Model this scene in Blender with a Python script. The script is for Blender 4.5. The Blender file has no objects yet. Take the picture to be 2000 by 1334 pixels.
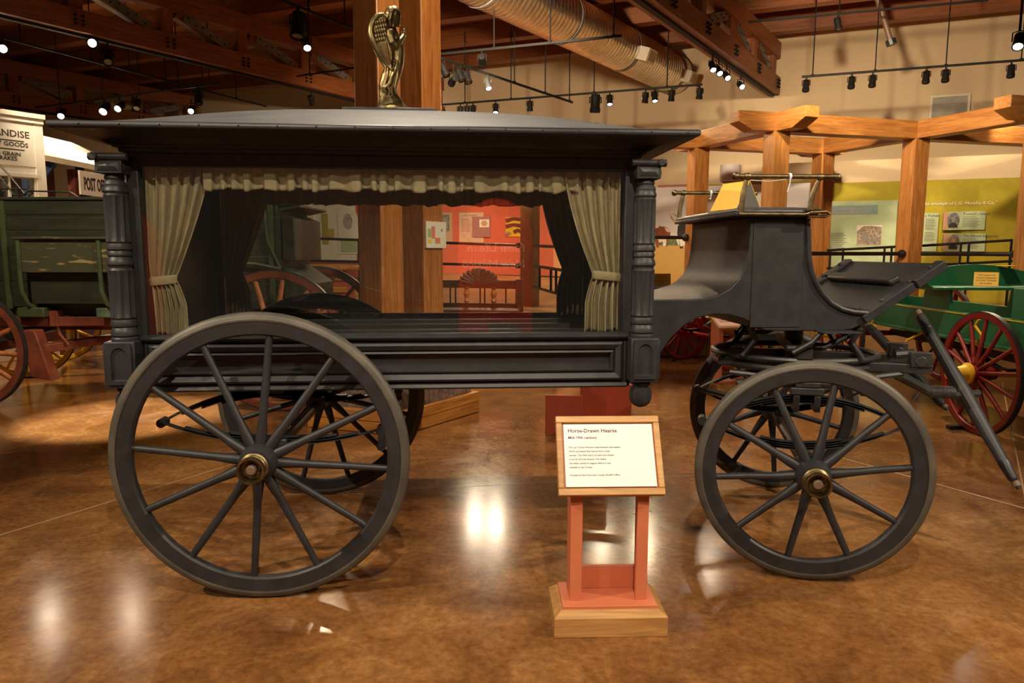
import bpy, math, random
from mathutils import Matrix, Vector
R = math.radians
random.seed(7)
S = bpy.context.scene
COL = S.collection

# ------------------------------------------------------------------ camera, world, exposure
F_PX, PITCH, ROLL, CAM_H = 1393.5, .1249, .0023, 1.596
cam = bpy.data.cameras.new('camera')
cam.sensor_width = 36.0
cam.lens = F_PX / 2000 * 36
cam.clip_end = 200
camo = bpy.data.objects.new('camera', cam)
COL.objects.link(camo)
camo.matrix_world = Matrix.Translation((0, 0, CAM_H)) @ Matrix.Rotation(math.pi / 2 - PITCH, 4, 'X') @ Matrix.Rotation(ROLL, 4, 'Z')
S.camera = camo
W = bpy.data.worlds.new('world')
S.world = W
W.use_nodes = True
W.node_tree.nodes['Background'].inputs[0].default_value = (1.0, .78, .56, 1)
W.node_tree.nodes['Background'].inputs[1].default_value = .07
S.view_settings.view_transform = 'Standard'
S.view_settings.look = 'None'
S.view_settings.gamma = 1
S.view_settings.use_curve_mapping = False
S.view_settings.exposure = .36
S.cycles.use_denoising = True
S.cycles.max_bounces = 6
S.cycles.diffuse_bounces = 3
S.cycles.glossy_bounces = 3
S.cycles.transmission_bounces = 3
S.cycles.caustics_reflective = False
S.cycles.caustics_refractive = False
S.cycles.transparent_max_bounces = 16
WARM = (1.0, .76, .48)
SOFT_WARM = (1.0, .84, .64)


def at(px, py, Y):
    """point of the place seen at a pixel of the photograph, at depth Y"""
    d = ray(px, py)
    return Vector((0, 0, CAM_H)) + d * (Y / d.y)


def atz(px, py, Z):
    d = ray(px, py)
    return Vector((0, 0, CAM_H)) + d * ((Z - CAM_H) / d.z)


def ray(px, py):
    a, b = px - 1000, py - 667
    c, s = math.cos(ROLL), math.sin(ROLL)
    x = (c * a + s * b) / F_PX
    u = -(-s * a + c * b) / F_PX
    return Vector((x, math.cos(PITCH) + u * math.sin(PITCH), u * math.cos(PITCH) - math.sin(PITCH)))


def onplane(px, py, P, n):
    d = ray(px, py)
    C = Vector((0, 0, CAM_H))
    return C + d * ((Vector(P) - C).dot(n) / d.dot(n))


def spot_light(name, loc, target, energy, angle=50, blend=.5, size=.06, color=WARM):
    li = bpy.data.lights.new(name, 'SPOT')
    li.energy = energy
    li.spot_size = R(angle)
    li.spot_blend = blend
    li.shadow_soft_size = size
    li.color = color
    o = bpy.data.objects.new(name, li)
    COL.objects.link(o)
    o.location = loc
    o.rotation_euler = (Vector(target) - Vector(loc)).to_track_quat('-Z', 'Y').to_euler()
    return o


# ------------------------------------------------------------------ materials
def newmat(name):
    m = bpy.data.materials.new(name)
    m.use_nodes = True
    nt = m.node_tree
    return m, nt, nt.nodes['Principled BSDF']


def mat(name, col, rough=.6, metal=0.0, var=.15, scale=8, bump=0.0, spec=.5, coat=0.0, col2=None, stretch=(1, 1, 1), thresh=None):
    """principled material whose colour wanders between two tones by noise"""
    m, nt, b = newmat(name)
    N, L = nt.nodes, nt.links
    b.inputs['Roughness'].default_value = rough
    b.inputs['Metallic'].default_value = metal
    b.inputs['Specular IOR Level'].default_value = spec
    b.inputs['Coat Weight'].default_value = coat
    tc = N.new('ShaderNodeTexCoord')
    mp = N.new('ShaderNodeMapping')
    mp.inputs['Scale'].default_value = stretch
    nz = N.new('ShaderNodeTexNoise')
    nz.inputs['Scale'].default_value = scale
    nz.inputs['Detail'].default_value = 6
    L.new(tc.outputs['Object'], mp.inputs[0])
    L.new(mp.outputs[0], nz.inputs['Vector'])
    rp = N.new('ShaderNodeValToRGB')
    c2 = col2 or tuple(max(0, c * (1 - var)) for c in col)
    c1 = col if col2 else tuple(min(1, c * (1 + var)) for c in col)
    e = rp.color_ramp.elements
    e[0].position, e[1].position = thresh or (.3, .7)
    e[0].color = (*c2, 1)
    e[1].color = (*c1, 1)
    L.new(nz.outputs['Fac'], rp.inputs[0])
    L.new(rp.outputs[0], b.inputs['Base Color'])
    if bump:
        bp = N.new('ShaderNodeBump')
        bp.inputs['Strength'].default_value = bump
        bp.inputs['Distance'].default_value = .01
        L.new(nz.outputs['Fac'], bp.inputs['Height'])
        L.new(bp.outputs[0], b.inputs['Normal'])
    return m


def wood(name, light, dark, rough=.5, scale=1.0, bump=.15, coat=0.0):
    """wood grain running along the object's own x axis, tone shifted object by object"""
    m, nt, b = newmat(name)
    N, L = nt.nodes, nt.links
    tc = N.new('ShaderNodeTexCoord')
    oi = N.new('ShaderNodeObjectInfo')
    add = N.new('ShaderNodeVectorMath')
    mul = N.new('ShaderNodeVectorMath')
    mul.operation = 'SCALE'
    L.new(oi.outputs['Random'], mul.inputs['Scale'])
    mul.inputs[0].default_value = (31, 17, 23)
    L.new(tc.outputs['Object'], add.inputs[0])
    L.new(mul.outputs[0], add.inputs[1])
    mp = N.new('ShaderNodeMapping')
    mp.inputs['Scale'].default_value = (1.2 * scale, 13 * scale, 13 * scale)
    L.new(add.outputs[0], mp.inputs[0])
    nz = N.new('ShaderNodeTexNoise')
    nz.inputs['Scale'].default_value = 1.6
    nz.inputs['Detail'].default_value = 7
    nz.inputs['Distortion'].default_value = 1.1
    L.new(mp.outputs[0], nz.inputs['Vector'])
    fine = N.new('ShaderNodeTexNoise')
    fine.inputs['Scale'].default_value = 7
    fine.inputs['Detail'].default_value = 4
    L.new(mp.outputs[0], fine.inputs['Vector'])
    rp = N.new('ShaderNodeValToRGB')
    e = rp.color_ramp.elements
    e[0].position, e[1].position = .28, .72
    e[0].color, e[1].color = (*dark, 1), (*light, 1)
    mx = N.new('ShaderNodeMath')
    mx.operation = 'MULTIPLY_ADD'
    L.new(fine.outputs['Fac'], mx.inputs[0])
    mx.inputs[1].default_value = .35
    sb = N.new('ShaderNodeMath')
    sb.operation = 'MULTIPLY_ADD'
    L.new(oi.outputs['Random'], sb.inputs[0])
    sb.inputs[1].default_value = .24
    sb.inputs[2].default_value = -.29
    ad = N.new('ShaderNodeMath')
    L.new(nz.outputs['Fac'], ad.inputs[0])
    L.new(sb.outputs[0], ad.inputs[1])
    L.new(ad.outputs[0], mx.inputs[2])
    L.new(mx.outputs[0], rp.inputs[0])
    L.new(rp.outputs[0], b.inputs['Base Color'])
    b.inputs['Roughness'].default_value = rough
    b.inputs['Coat Weight'].default_value = coat
    b.inputs['Coat Roughness'].default_value = .25
    bp = N.new('ShaderNodeBump')
    bp.inputs['Strength'].default_value = bump
    bp.inputs['Distance'].default_value = .01
    L.new(mx.outputs[0], bp.inputs['Height'])
    L.new(bp.outputs[0], b.inputs['Normal'])
    return m


def emis(name, col, strength):
    m, nt, b = newmat(name)
    b.inputs['Base Color'].default_value = (*col, 1)
    b.inputs['Emission Color'].default_value = (*col, 1)
    b.inputs['Emission Strength'].default_value = strength
    return m


def floor_material():
    m, nt, b = newmat('polished_concrete')
    N, L = nt.nodes, nt.links
    tc = N.new('ShaderNodeTexCoord')

    def noise(scale, detail, dist=0.0, rough=.55):
        n = N.new('ShaderNodeTexNoise')
        n.inputs['Scale'].default_value = scale
        n.inputs['Detail'].default_value = detail
        n.inputs['Distortion'].default_value = dist
        n.inputs['Roughness'].default_value = rough
        L.new(tc.outputs['Object'], n.inputs['Vector'])
        return n
    big, mid, fine = noise(.75, 6, .6), noise(3.2, 9, .9, .68), noise(26, 8, 0, .7)
    r1 = N.new('ShaderNodeValToRGB')
    e = r1.color_ramp.elements
    e[0].position, e[0].color = .34, (.115, .046, .017, 1)
    e[1].position, e[1].color = .66, (.36, .185, .066, 1)
    k = e.new(.5)
    k.color = (.225, .100, .030, 1)
    mixf = N.new('ShaderNodeMix')
    mixf.inputs[0].default_value = .55
    L.new(big.outputs['Fac'], mixf.inputs[2])
    L.new(mid.outputs['Fac'], mixf.inputs[3])
    L.new(mixf.outputs[0], r1.inputs[0])
    r2 = N.new('ShaderNodeValToRGB')
    e = r2.color_ramp.elements
    e[0].position, e[0].color = .3, (.62, .54, .46, 1)
    e[1].position, e[1].color = .72, (1.25, 1.25, 1.25, 1)
    L.new(fine.outputs['Fac'], r2.inputs[0])
    mm = N.new('ShaderNodeMix')
    mm.data_type = 'RGBA'
    mm.blend_type = 'MULTIPLY'
    mm.inputs[0].default_value = 1
    L.new(r1.outputs[0], mm.inputs[6])
    L.new(r2.outputs[0], mm.inputs[7])
    L.new(mm.outputs[2], b.inputs['Base Color'])
    rr = N.new('ShaderNodeMapRange')
    rr.inputs[3].default_value, rr.inputs[4].default_value = .09, .24
    L.new(mid.outputs['Fac'], rr.inputs[0])
    L.new(rr.outputs[0], b.inputs['Roughness'])
    b.inputs['Specular IOR Level'].default_value = .42
    bp = N.new('ShaderNodeBump')
    bp.inputs['Strength'].default_value = .06
    bp.inputs['Distance'].default_value = .01
    L.new(big.outputs['Fac'], bp.inputs['Height'])
    L.new(bp.outputs[0], b.inputs['Normal'])
    return m


def glass_material():
    m = bpy.data.materials.new('window_glass')
    m.use_nodes = True
    nt = m.node_tree
    N, L = nt.nodes, nt.links
    N.remove(N['Principled BSDF'])
    out = N['Material Output']
    tr = N.new('ShaderNodeBsdfTransparent')
    tr.inputs[0].default_value = (.95, .96, .94, 1)
    gl = N.new('ShaderNodeBsdfGlossy')
    gl.inputs['Roughness'].default_value = .0
    lw = N.new('ShaderNodeLayerWeight')
    lw.inputs['Blend'].default_value = .5
    pw = N.new('ShaderNodeMath')
    pw.operation = 'POWER'
    L.new(lw.outputs['Facing'], pw.inputs[0])
    pw.inputs[1].default_value = 4
    ma = N.new('ShaderNodeMath')
    ma.operation = 'MULTIPLY_ADD'
    L.new(pw.outputs[0], ma.inputs[0])
    ma.inputs[1].default_value = .8
    ma.inputs[2].default_value = .055
    mx = N.new('ShaderNodeMixShader')
    L.new(ma.outputs[0], mx.inputs[0])
    L.new(tr.outputs[0], mx.inputs[1])
    L.new(gl.outputs[0], mx.inputs[2])
    L.new(mx.outputs[0], out.inputs[0])
    return m


M = {}
M['black'] = mat('black_paint', (.0215, .0215, .0235), .47, var=.25, scale=14, bump=.12, spec=.42)
M['black_top'] = mat('dusty_lit_black_roof', (.055, .054, .055), .6, col2=(.030, .0295, .031), scale=5, bump=.12, stretch=(1, 2.5, 1))  # black lightened for dust, with overhead light put into the colour too
M['iron'] = mat('black_iron', (.024, .024, .025), .42, var=.3, scale=20, bump=.1)
M['tyre'] = mat('worn_rubber', (.105, .088, .062), .5, col2=(.045, .04, .033), scale=6, bump=.06)
M['brass'] = mat('aged_brass', (.30, .225, .11), .44, metal=1, col2=(.10, .075, .038), scale=22, bump=.05)
M['bronze'] = mat('gilt_bronze', (.40, .30, .135), .40, metal=1, col2=(.13, .095, .045), scale=16, bump=.12)
M['nut'] = mat('rusty_nut', (.16, .10, .06), .6, var=.3)
M['leather'] = mat('black_leather', (.050, .048, .046), .38, var=.3, scale=30, bump=.15)
M['curtain'] = mat('beige_cotton_curtain', (.35, .285, .17), .92, var=.12, scale=30, bump=.04, spec=.2)
M['glass'] = glass_material()
M['floor'] = floor_material()
M['cut'] = mat('saw_cut_filler', (.36, .25, .15), .5, var=.15)
M['timber'] = wood('heavy_timber', (.47, .19, .045), (.25, .075, .014), .42, bump=.12, coat=.15)
M['glulam'] = wood('ceiling_timber', (.31, .100, .030), (.155, .045, .012), .5, bump=.1)
M['deck'] = wood('ceiling_deck', (.34, .115, .034), (.17, .05, .014), .55, scale=.6, bump=.1)
M['pergola'] = wood('pergola_timber', (.58, .27, .075), (.33, .125, .027), .5, bump=.2)
M['kerb'] = wood('oak_kerb', (.60, .27, .055), (.34, .12, .02), .4, bump=.1, coat=.3)
M['oak'] = wood('oak_trim', (.56, .31, .105), (.37, .18, .05), .45, scale=1.6, bump=.08)
M['brownwood'] = wood('brown_bench_wood', (.14, .055, .018), (.055, .02, .008), .4, bump=.1)
M['siding'] = wood('pine_siding', (.55, .25, .06), (.36, .14, .03), .6)
M['stone'] = mat('rough_brown_stone', (.16, .105, .075), .85, var=.5, scale=22, bump=.8)
M['wall'] = mat('cream_plaster', (.66, .52, .34), .85, var=.05, scale=40, bump=.05)
M['olive'] = mat('olive_green_wall', (.40, .33, .018), .75, var=.06)
M['red_wall'] = mat('coral_red_wall', (.62, .12, .06), .75, var=.06)
M['peach'] = mat('peach_wall', (.72, .32, .15), .75, var=.05)
M['white_wall'] = mat('white_panel', (.78, .74, .66), .7, var=.04)
M['white'] = mat('white_paint', (.80, .78, .73), .6, var=.04)
M['paper'] = mat('printed_paper', (.82, .79, .74), .55, var=.02)
M['gloss_paper'] = mat('laminated_paper', (.86, .84, .80), .16, var=.02)
M['salmon'] = mat('salmon_paint', (.56, .165, .075), .5, var=.07, scale=5)
M['salmon_dark'] = mat('brick_red_paint', (.40, .075, .032), .5, var=.07, scale=5)
M['green_old'] = mat('worn_dark_green_paint', (.030, .038, .021), .55, col2=(.014, .019, .011), scale=5, bump=.12, stretch=(.6, 3, 3))
M['green_worn'] = mat('scuffed_green_paint', (.34, .26, .13), .7, col2=(.050, .056, .030), scale=7, bump=.15, stretch=(.7, 3, 3.5), thresh=(.58, .70))
M['green'] = mat('bright_green_paint', (.018, .145, .062), .38, var=.12)
M['green_trim'] = mat('green_iron', (.05, .075, .035), .5, var=.2)
M['red_old'] = mat('worn_red_paint', (.23, .060, .030), .6, col2=(.12, .028, .016), scale=7, bump=.15)
M['spoke_old'] = mat('peeling_spoke_paint', (.50, .22, .09), .65, col2=(.27, .06, .025), scale=18, bump=.1)
M['red_dark'] = mat('maroon_paint', (.10, .014, .010), .5, var=.25)
M['crimson'] = mat('crimson_paint', (.20, .012, .010), .38, var=.15)
M['scarlet'] = mat('scarlet_paint', (.48, .012, .016), .35, var=.12)
M['yellow'] = mat('yellow_paint', (.80, .50, .020), .4, var=.08)
M['card'] = mat('yellow_card', (.80, .47, .055), .6, var=.03)
M['card_grey'] = mat('grey_card_back', (.10, .09, .075), .6, var=.05)
M['steel'] = mat('galvanised_duct', (.78, .76, .66), .30, metal=1, var=.12, scale=9)
M['plate'] = mat('grey_steel_plate', (.19, .18, .17), .55, metal=.5, var=.2)
M['fixture'] = mat('black_fixture', (.009, .009, .009), .6, var=.1, spec=.2)
M['lens_off'] = mat('unlit_lens', (.30, .29, .26), .15, var=.1)
M['lens_on'] = emis('lit_lens', (1.0, .93, .80), 35)
M['rail'] = mat('black_rail', (.010, .010, .011), .3, var=.1)
M['grille'] = mat('grey_grille', (.36, .35, .30), .6, var=.1)
M['frame_white'] = mat('white_grille_frame', (.72, .66, .55), .5, var=.05)
M['ink'] = mat('dark_ink', (.03, .027, .025), .6, var=.05)
M['ink_brown'] = mat('brown_ink', (.10, .055, .05), .6, var=.05)
M['ink_grey'] = mat('grey_ink', (.20, .19, .17), .6, var=.05)
M['white_ink'] = mat('white_ink', (.85, .82, .78), .5, var=.03)
M['mint'] = mat('mint_panel', (.42, .52, .32), .6, var=.10, scale=4)
M['blue_band'] = mat('dusty_blue_band', (.22, .34, .36), .6, var=.06)
M['blue'] = mat('navy_blue_paint', (.035, .065, .15), .5, var=.1)
M['slate'] = mat('slate_blue_trim', (.13, .16, .22), .6, var=.1)
M['lilac'] = mat('lilac_column', (.56, .50, .54), .7, var=.04)
M['awning'] = mat('cream_awning', (.78, .70, .52), .7, var=.06)
M['maroonwall'] = mat('dark_red_boards', (.16, .040, .020), .6, var=.2)
M['sepia'] = mat('sepia_photo', (.46, .36, .27), .5, col2=(.10, .07, .05), scale=26)
M['grey_photo'] = mat('grey_photo', (.30, .29, .30), .5, col2=(.05, .05, .055), scale=20)
M['mauve'] = mat('mauve_panel', (.30, .16, .15), .6, var=.06)
M['tan_panel'] = mat('tan_panel', (.56, .33, .20), .6, var=.06)
M['sky_print'] = mat('printed_sky', (.74, .73, .76), .55, col2=(.66, .66, .70), scale=2)
M['field_print'] = mat('printed_dry_grass', (.62, .40, .10), .6, col2=(.38, .22, .05), scale=22, stretch=(6, 6, 1))
M['tree_print'] = mat('printed_trees', (.12, .14, .05), .6, var=.5, scale=16)
M['cow_brown'] = mat('printed_brown_hide', (.24, .055, .018), .6, var=.35, scale=14)
M['cow_black'] = mat('printed_black_hide', (.018, .016, .016), .6, var=.3)
M['cow_white'] = mat('printed_white_hide', (.72, .64, .55), .6, var=.1)
M['horn'] = mat('printed_horn', (.50, .34, .18), .6, var=.3)
M['alarm'] = mat('red_alarm', (.55, .03, .03), .4, var=.05)
M['teal'] = mat('green_shell_paint', (.035, .115, .065), .5, var=.25)
M['floor_tan'] = mat('tan_concrete', (.46, .24, .095), .4, var=.25, scale=3)
M['mapgreen'] = mat('map_green', (.34, .48, .24), .5, var=.04)
M['mappink'] = mat('map_pink', (.72, .24, .20), .5, var=.04)
M['mapyellow'] = mat('map_yellow', (.80, .66, .12), .5, var=.04)


# ------------------------------------------------------------------ mesh helpers
def frame_from(d):
    d = Vector(d).normalized()
    up = Vector((0, 0, 1)) if abs(d.z) < .95 else Vector((0, 1, 0))
    x = up.cross(d).normalized()
    return x, d.cross(x).normalized(), d


class MB:
    def __init__(self):
        self.v, self.f = [], []

    def add(self, vs, fs):
        n = len(self.v)
        self.v += [tuple(p) for p in vs]
        self.f += [tuple(i + n for i in f) for f in fs]
        return self

    def box(self, x0, x1, y0, y1, z0, z1):
        vs = [(x, y, z) for z in (z0, z1) for y in (y0, y1) for x in (x0, x1)]
        return self.add(vs, [(0, 2, 3, 1), (4, 5, 7, 6), (0, 1, 5, 4), (2, 6, 7, 3), (0, 4, 6, 2), (1, 3, 7, 5)])

    def bar(self, p, q, w, h):
        p, q = Vector(p), Vector(q)
        x, y, d = frame_from(q - p)
        vs = [b + x * (sx * w / 2) + y * (sy * h / 2) for b in (p, q) for sx, sy in ((-1, -1), (1, -1), (1, 1), (-1, 1))]
        return self.add(vs, [(3, 2, 1, 0), (4, 5, 6, 7), (0, 1, 5, 4), (1, 2, 6, 5), (2, 3, 7, 6), (3, 0, 4, 7)])

    def loft(self, rings, cap=(True, True), close=False):
        n = len(rings[0])
        vs = [p for r in rings for p in r]
        fs = []
        m = len(rings)
        for i in range(m if close else m - 1):
            a, b = i * n, ((i + 1) % m) * n
            for j in range(n):
                k = (j + 1) % n
                fs.append((a + j, a + k, b + k, b + j))
        if not close:
            if cap[0]:
                fs.append(tuple(range(n - 1, -1, -1)))
            if cap[1]:
                fs.append(tuple((m - 1) * n + j for j in range(n)))
        return self.add(vs, fs)

    def tube(self, pts, r, n=8, cap=True, flat=1.0, close=False):
        pts = [Vector(p) for p in pts]
        m = len(pts)
        rs = r if isinstance(r, (list, tuple)) else [r] * m
        rings = []
        px = None
        for i, p in enumerate(pts):
            a = pts[(i - 1) % m] if (close or i) else p
            b = pts[(i + 1) % m] if (close or i < m - 1) else p
            d = (b - a).normalized()
            if px is None:
                px, _, _ = frame_from(d)
            x = (px - d * px.dot(d)).normalized()
            px = x
            y = d.cross(x)
            rings.append([p + x * (rs[i] * math.cos(2 * math.pi * j / n)) + y * (rs[i] * flat * math.sin(2 * math.pi * j / n)) for j in range(n)])
        return self.loft(rings, (cap, cap), close)

    def lathe(self, prof, n=24, o=(0, 0, 0), axis='Z', close=False, cap=(True, True)):
        o = Vector(o)
        rings = []
        for r, h in prof:
            ring = []
            for j in range(n):
                a = 2 * math.pi * j / n
                c, s = r * math.cos(a), r * math.sin(a)
                ring.append(o + Vector({'Z': (c, s, h), 'Y': (c, h, -s), 'X': (h, c, s)}[axis]))
            rings.append(ring)
        return self.loft(rings, cap, close)

    def prism(self, poly, y0, y1, axis='Y'):
        """polygon in (x,z) swept along y, in (x,y) swept along z, or in (y,z) swept along x"""
        f = {'Y': lambda p, t: (p[0], t, p[1]), 'Z': lambda p, t: (p[0], p[1], t), 'X': lambda p, t: (t, p[0], p[1])}[axis]
        return self.loft([[f(p, y0) for p in poly], [f(p, y1) for p in poly]])

    def ball(self, c, rx, ry=None, rz=None, n=12):
        ry, rz = ry or rx, rz or rx
        c = Vector(c)
        rings = []
        for i in range(1, n):
            t = math.pi * i / n
            rings.append([c + Vector((rx * math.sin(t) * math.cos(2 * math.pi * j / n), ry * math.sin(t) * math.sin(2 * math.pi * j / n), -rz * math.cos(t))) for j in range(n)])
        return self.loft(rings)

    def mesh(self, name, smooth=True, angle=32):
        me = bpy.data.meshes.new(name)
        me.from_pydata(self.v, [], self.f)
        import bmesh
        bm = bmesh.new()
        bm.from_mesh(me)
        bmesh.ops.recalc_face_normals(bm, faces=bm.faces)
        bm.to_mesh(me)
        bm.free()
        if smooth:
            me.shade_smooth()
            me.set_sharp_from_angle(angle=R(angle))
        return me

    def build(self, name, material, parent=None, mtx=None, bevel=0.0, smooth=True, angle=32):
        return put(name, self.mesh(name, smooth, angle), material, parent, mtx, bevel)


def put(name, me, material, parent=None, mtx=None, bevel=0.0):
    if material is not None and not me.materials:
        me.materials.append(M[material] if isinstance(material, str) else material)
    o = bpy.data.objects.new(name, me)
    COL.objects.link(o)
    if parent:
        o.parent = parent
    if mtx is not None:
        o.matrix_local = mtx
    if bevel:
        b = o.modifiers.new('edge', 'BEVEL')
        b.width = bevel
        b.segments = 2
        b.limit_method = 'ANGLE'
        b.angle_limit = R(40)
    return o


def tag(o, label, cat, group=None, kind=None):
    o['label'] = label
    o['category'] = cat
    if group:
        o['group'] = group
    if kind:
        o['kind'] = kind
    return o


def struct(o):
    o['kind'] = 'structure'
    return o


def thing(name, label, cat, loc=(0, 0, 0), rz=0.0, group=None, kind=None):
    o = bpy.data.objects.new(name, None)
    COL.objects.link(o)
    o.empty_display_size = .2
    o.location = loc
    o.rotation_euler = (0, 0, rz)
    if kind:
        o['kind'] = kind
        return o
    return tag(o, label, cat, group)


_boxes = {}


def beam(name, p, q, w, h, material, parent=None, bevel=0.006, up=None):
    """a timber from p to q; its own x axis runs along its length"""
    p, q = Vector(p), Vector(q)
    d = (q - p)
    L = d.length
    x = d.normalized()
    u = Vector(up) if up else (Vector((0, 0, 1)) if abs(x.z) < .95 else Vector((0, 1, 0)))
    y = u.cross(x).normalized()
    z = x.cross(y)
    key = (round(L, 3), round(w, 3), round(h, 3), str(material))
    if key not in _boxes:
        _boxes[key] = MB().box(0, L, -w / 2, w / 2, -h / 2, h / 2).mesh(name, False)
    mt = Matrix((x, y, z)).transposed().to_4x4()
    mt.translation = p
    return put(name, _boxes[key], material, parent, mt, bevel)


def text(name, body, size, mtx, material, parent=None, align='LEFT', squeeze=1.0, depth=.0006, bold=0.0):
    c = bpy.data.curves.new(name, 'FONT')
    c.body = body
    c.size = size
    c.align_x = align
    c.extrude = depth
    c.offset = bold
    c.space_line = 1.25
    c.resolution_u = 2
    c.materials.append(M[material])
    o = bpy.data.objects.new(name, c)
    COL.objects.link(o)
    me = bpy.data.meshes.new_from_object(o)
    bpy.data.objects.remove(o)
    bpy.data.curves.remove(c)
    return put(name, me, material, parent, mtx @ Matrix.Scale(squeeze, 4, (1, 0, 0)))


def facing(loc, right, up=(0, 0, 1)):
    """matrix: x to the reader's right, y up, z towards the reader"""
    x = Vector(right).normalized()
    y = (Vector(up) - x * x.dot(Vector(up))).normalized()
    z = x.cross(y)
    m = Matrix((x, y, z)).transposed().to_4x4()
    m.translation = Vector(loc)
    return m


def copy_tree(o, parent=None):
    c = o.copy()
    COL.objects.link(c)
    c.parent = parent
    if parent is not None:
        c.matrix_parent_inverse = Matrix()
    for ch in list(o.children):
        copy_tree(ch, c)
    return c

# ------------------------------------------------------------------ the hall: floor, walls, ceiling
U = Vector((.5556, .8314, 0))          # along the roof trusses
V = Vector((.8314, -.5556, 0))         # square to them
WD = Vector((.9292, -.3696, 0))        # along the end wall
WN = Vector((-.3696, -.9292, 0))       # out of the end wall, into the hall
W0 = Vector((5.8, 16.7, 0))
Q0 = W0 + WN * .9                      # face of the lower display wall


def onwall(px, py, off=0.0):
    return onplane(px, py, Q0 + WN * off, WN)


fl = struct(MB().box(-22, 16, -7, 27, -.12, 0).build('floor', 'floor', smooth=False))
for p, q in (((-3.3, 3.16), (-1.55, 6.2)), ((2.2, 6.1), (3.6, 3.7)), ((6.1, 8.75), (3.1, 4.1)), ((-1.5, 4.55), (2.7, 5.2))):
    p, q = Vector((*p, .0004)), Vector((*q, .0004))
    MB().bar(p, q, .007 if p.x > -1.6 and q.x < 2.8 else .011, .0015).build('saw_cut', 'cut', fl, smooth=False)


def wall(name, p, q, z0, z1, thick, material, behind):
    p, q, behind = Vector(p), Vector(q), Vector(behind)
    m = MB()
    ring = [p, q, q + behind * thick, p + behind * thick]
    m.loft([[(c.x, c.y, z) for c in ring] for z in (z0, z1)])
    return struct(m.build(name, material, smooth=False))


wall('wall_back', W0 - WD * 19, W0 + WD * 10, 0, 6.9, .25, 'wall', -WN)
cl = W0 - WD * 19
wall('wall_left', cl - U * 16, cl, 0, 6.9, .25, 'wall', -V)
wall('wall_display', Q0 - WD * 7.2, Q0 + WD * 9.5, 0, 3.5, .88, 'wall', -WN)


def wall_skin(name, px0, px1, z0, z1, material, t=.03, off=0.0):
    a, b = onwall(px0, 480, off), onwall(px1, 480, off)
    a.z = b.z = 0
    return wall(name, a + WN * t, b + WN * t, z0, z1, t, material, -WN)


wall_skin('wall_olive', 1606, 1985, .6, 3.05, 'olive')
wall_skin('wall_coral', 697, 1082, .9, 3.2, 'red_wall')
wall_skin('wall_peach', 1082, 1180, .9, 3.2, 'peach')
wall_skin('wall_white', 440, 697, 1.3, 3.3, 'white_wall')
wall_skin('wall_wainscot', 440, 697, .8, 1.3, 'salmon_dark')
struct(MB().bar(onwall(860, 536, .05), onwall(1180, 545, .05), .04, .07).build('baseboard_back', 'rail', smooth=False))
wall_skin('trim_1', 1283, 1360, 3.02, 3.12, 'salmon_dark', .05)
wall_skin('trim_2', 1360, 1606, 3.02, 3.10, 'olive', .05)
wall_skin('trim_3', 1988, 2010, .6, 3.4, 'slate', .2)
lc = onwall(1427, 330, .06)
struct(MB().lathe([(.22, 3.16), (.22, 3.5)], 20, o=(lc.x, lc.y, 0)).build('column_lilac', 'lilac'))

# ramp and raised floors
rm = MB()
zr = lambda y: .42 + (y - 8.7) * .063
rp_ = [(-3.4, 8.7), (.5, 8.7), (.55, 10.9), (1.5, 12.6), (1.5, 18.2), (-3.4, 20.2)]
rm.loft([[(x, y, 0) for x, y in rp_], [(x, y, zr(y)) for x, y in rp_]])
struct(rm.build('floor_ramp', 'floor_tan', smooth=False))
pl = [(1.55, 10.9), (4.7, 10.95), (7.3, 9.6), (12, 10.4), (12, 14.2), (1.55, 18.2)]
fpl = struct(MB().prism(pl, 0, .6, 'Z').build('floor_platform', 'floor_tan', smooth=False))
for k in range(22):
    a = Vector((1.55 + k * .145, 10.9 + .05 * k * .046, 0))
    beam('platform_board', a + Vector((.07, -.02, .01)), a + Vector((.07, -.02, .6)), .135, .03, 'oak', fpl, .004, up=(0, 1, 0))

# ceiling
struct(MB().box(-24, 18, -7, 29, 6.62, 6.75).build('ceiling', 'deck', smooth=False))
for k in range(-1, 11):
    c = W0 + WN * (.9 + 1.62 * k)
    struct(beam('ceiling_beam', c - WD * 19 + Vector((0, 0, 6.41)), c + WD * 11 + Vector((0, 0, 6.41)), .26, .42, 'glulam', None, 0))


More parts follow.
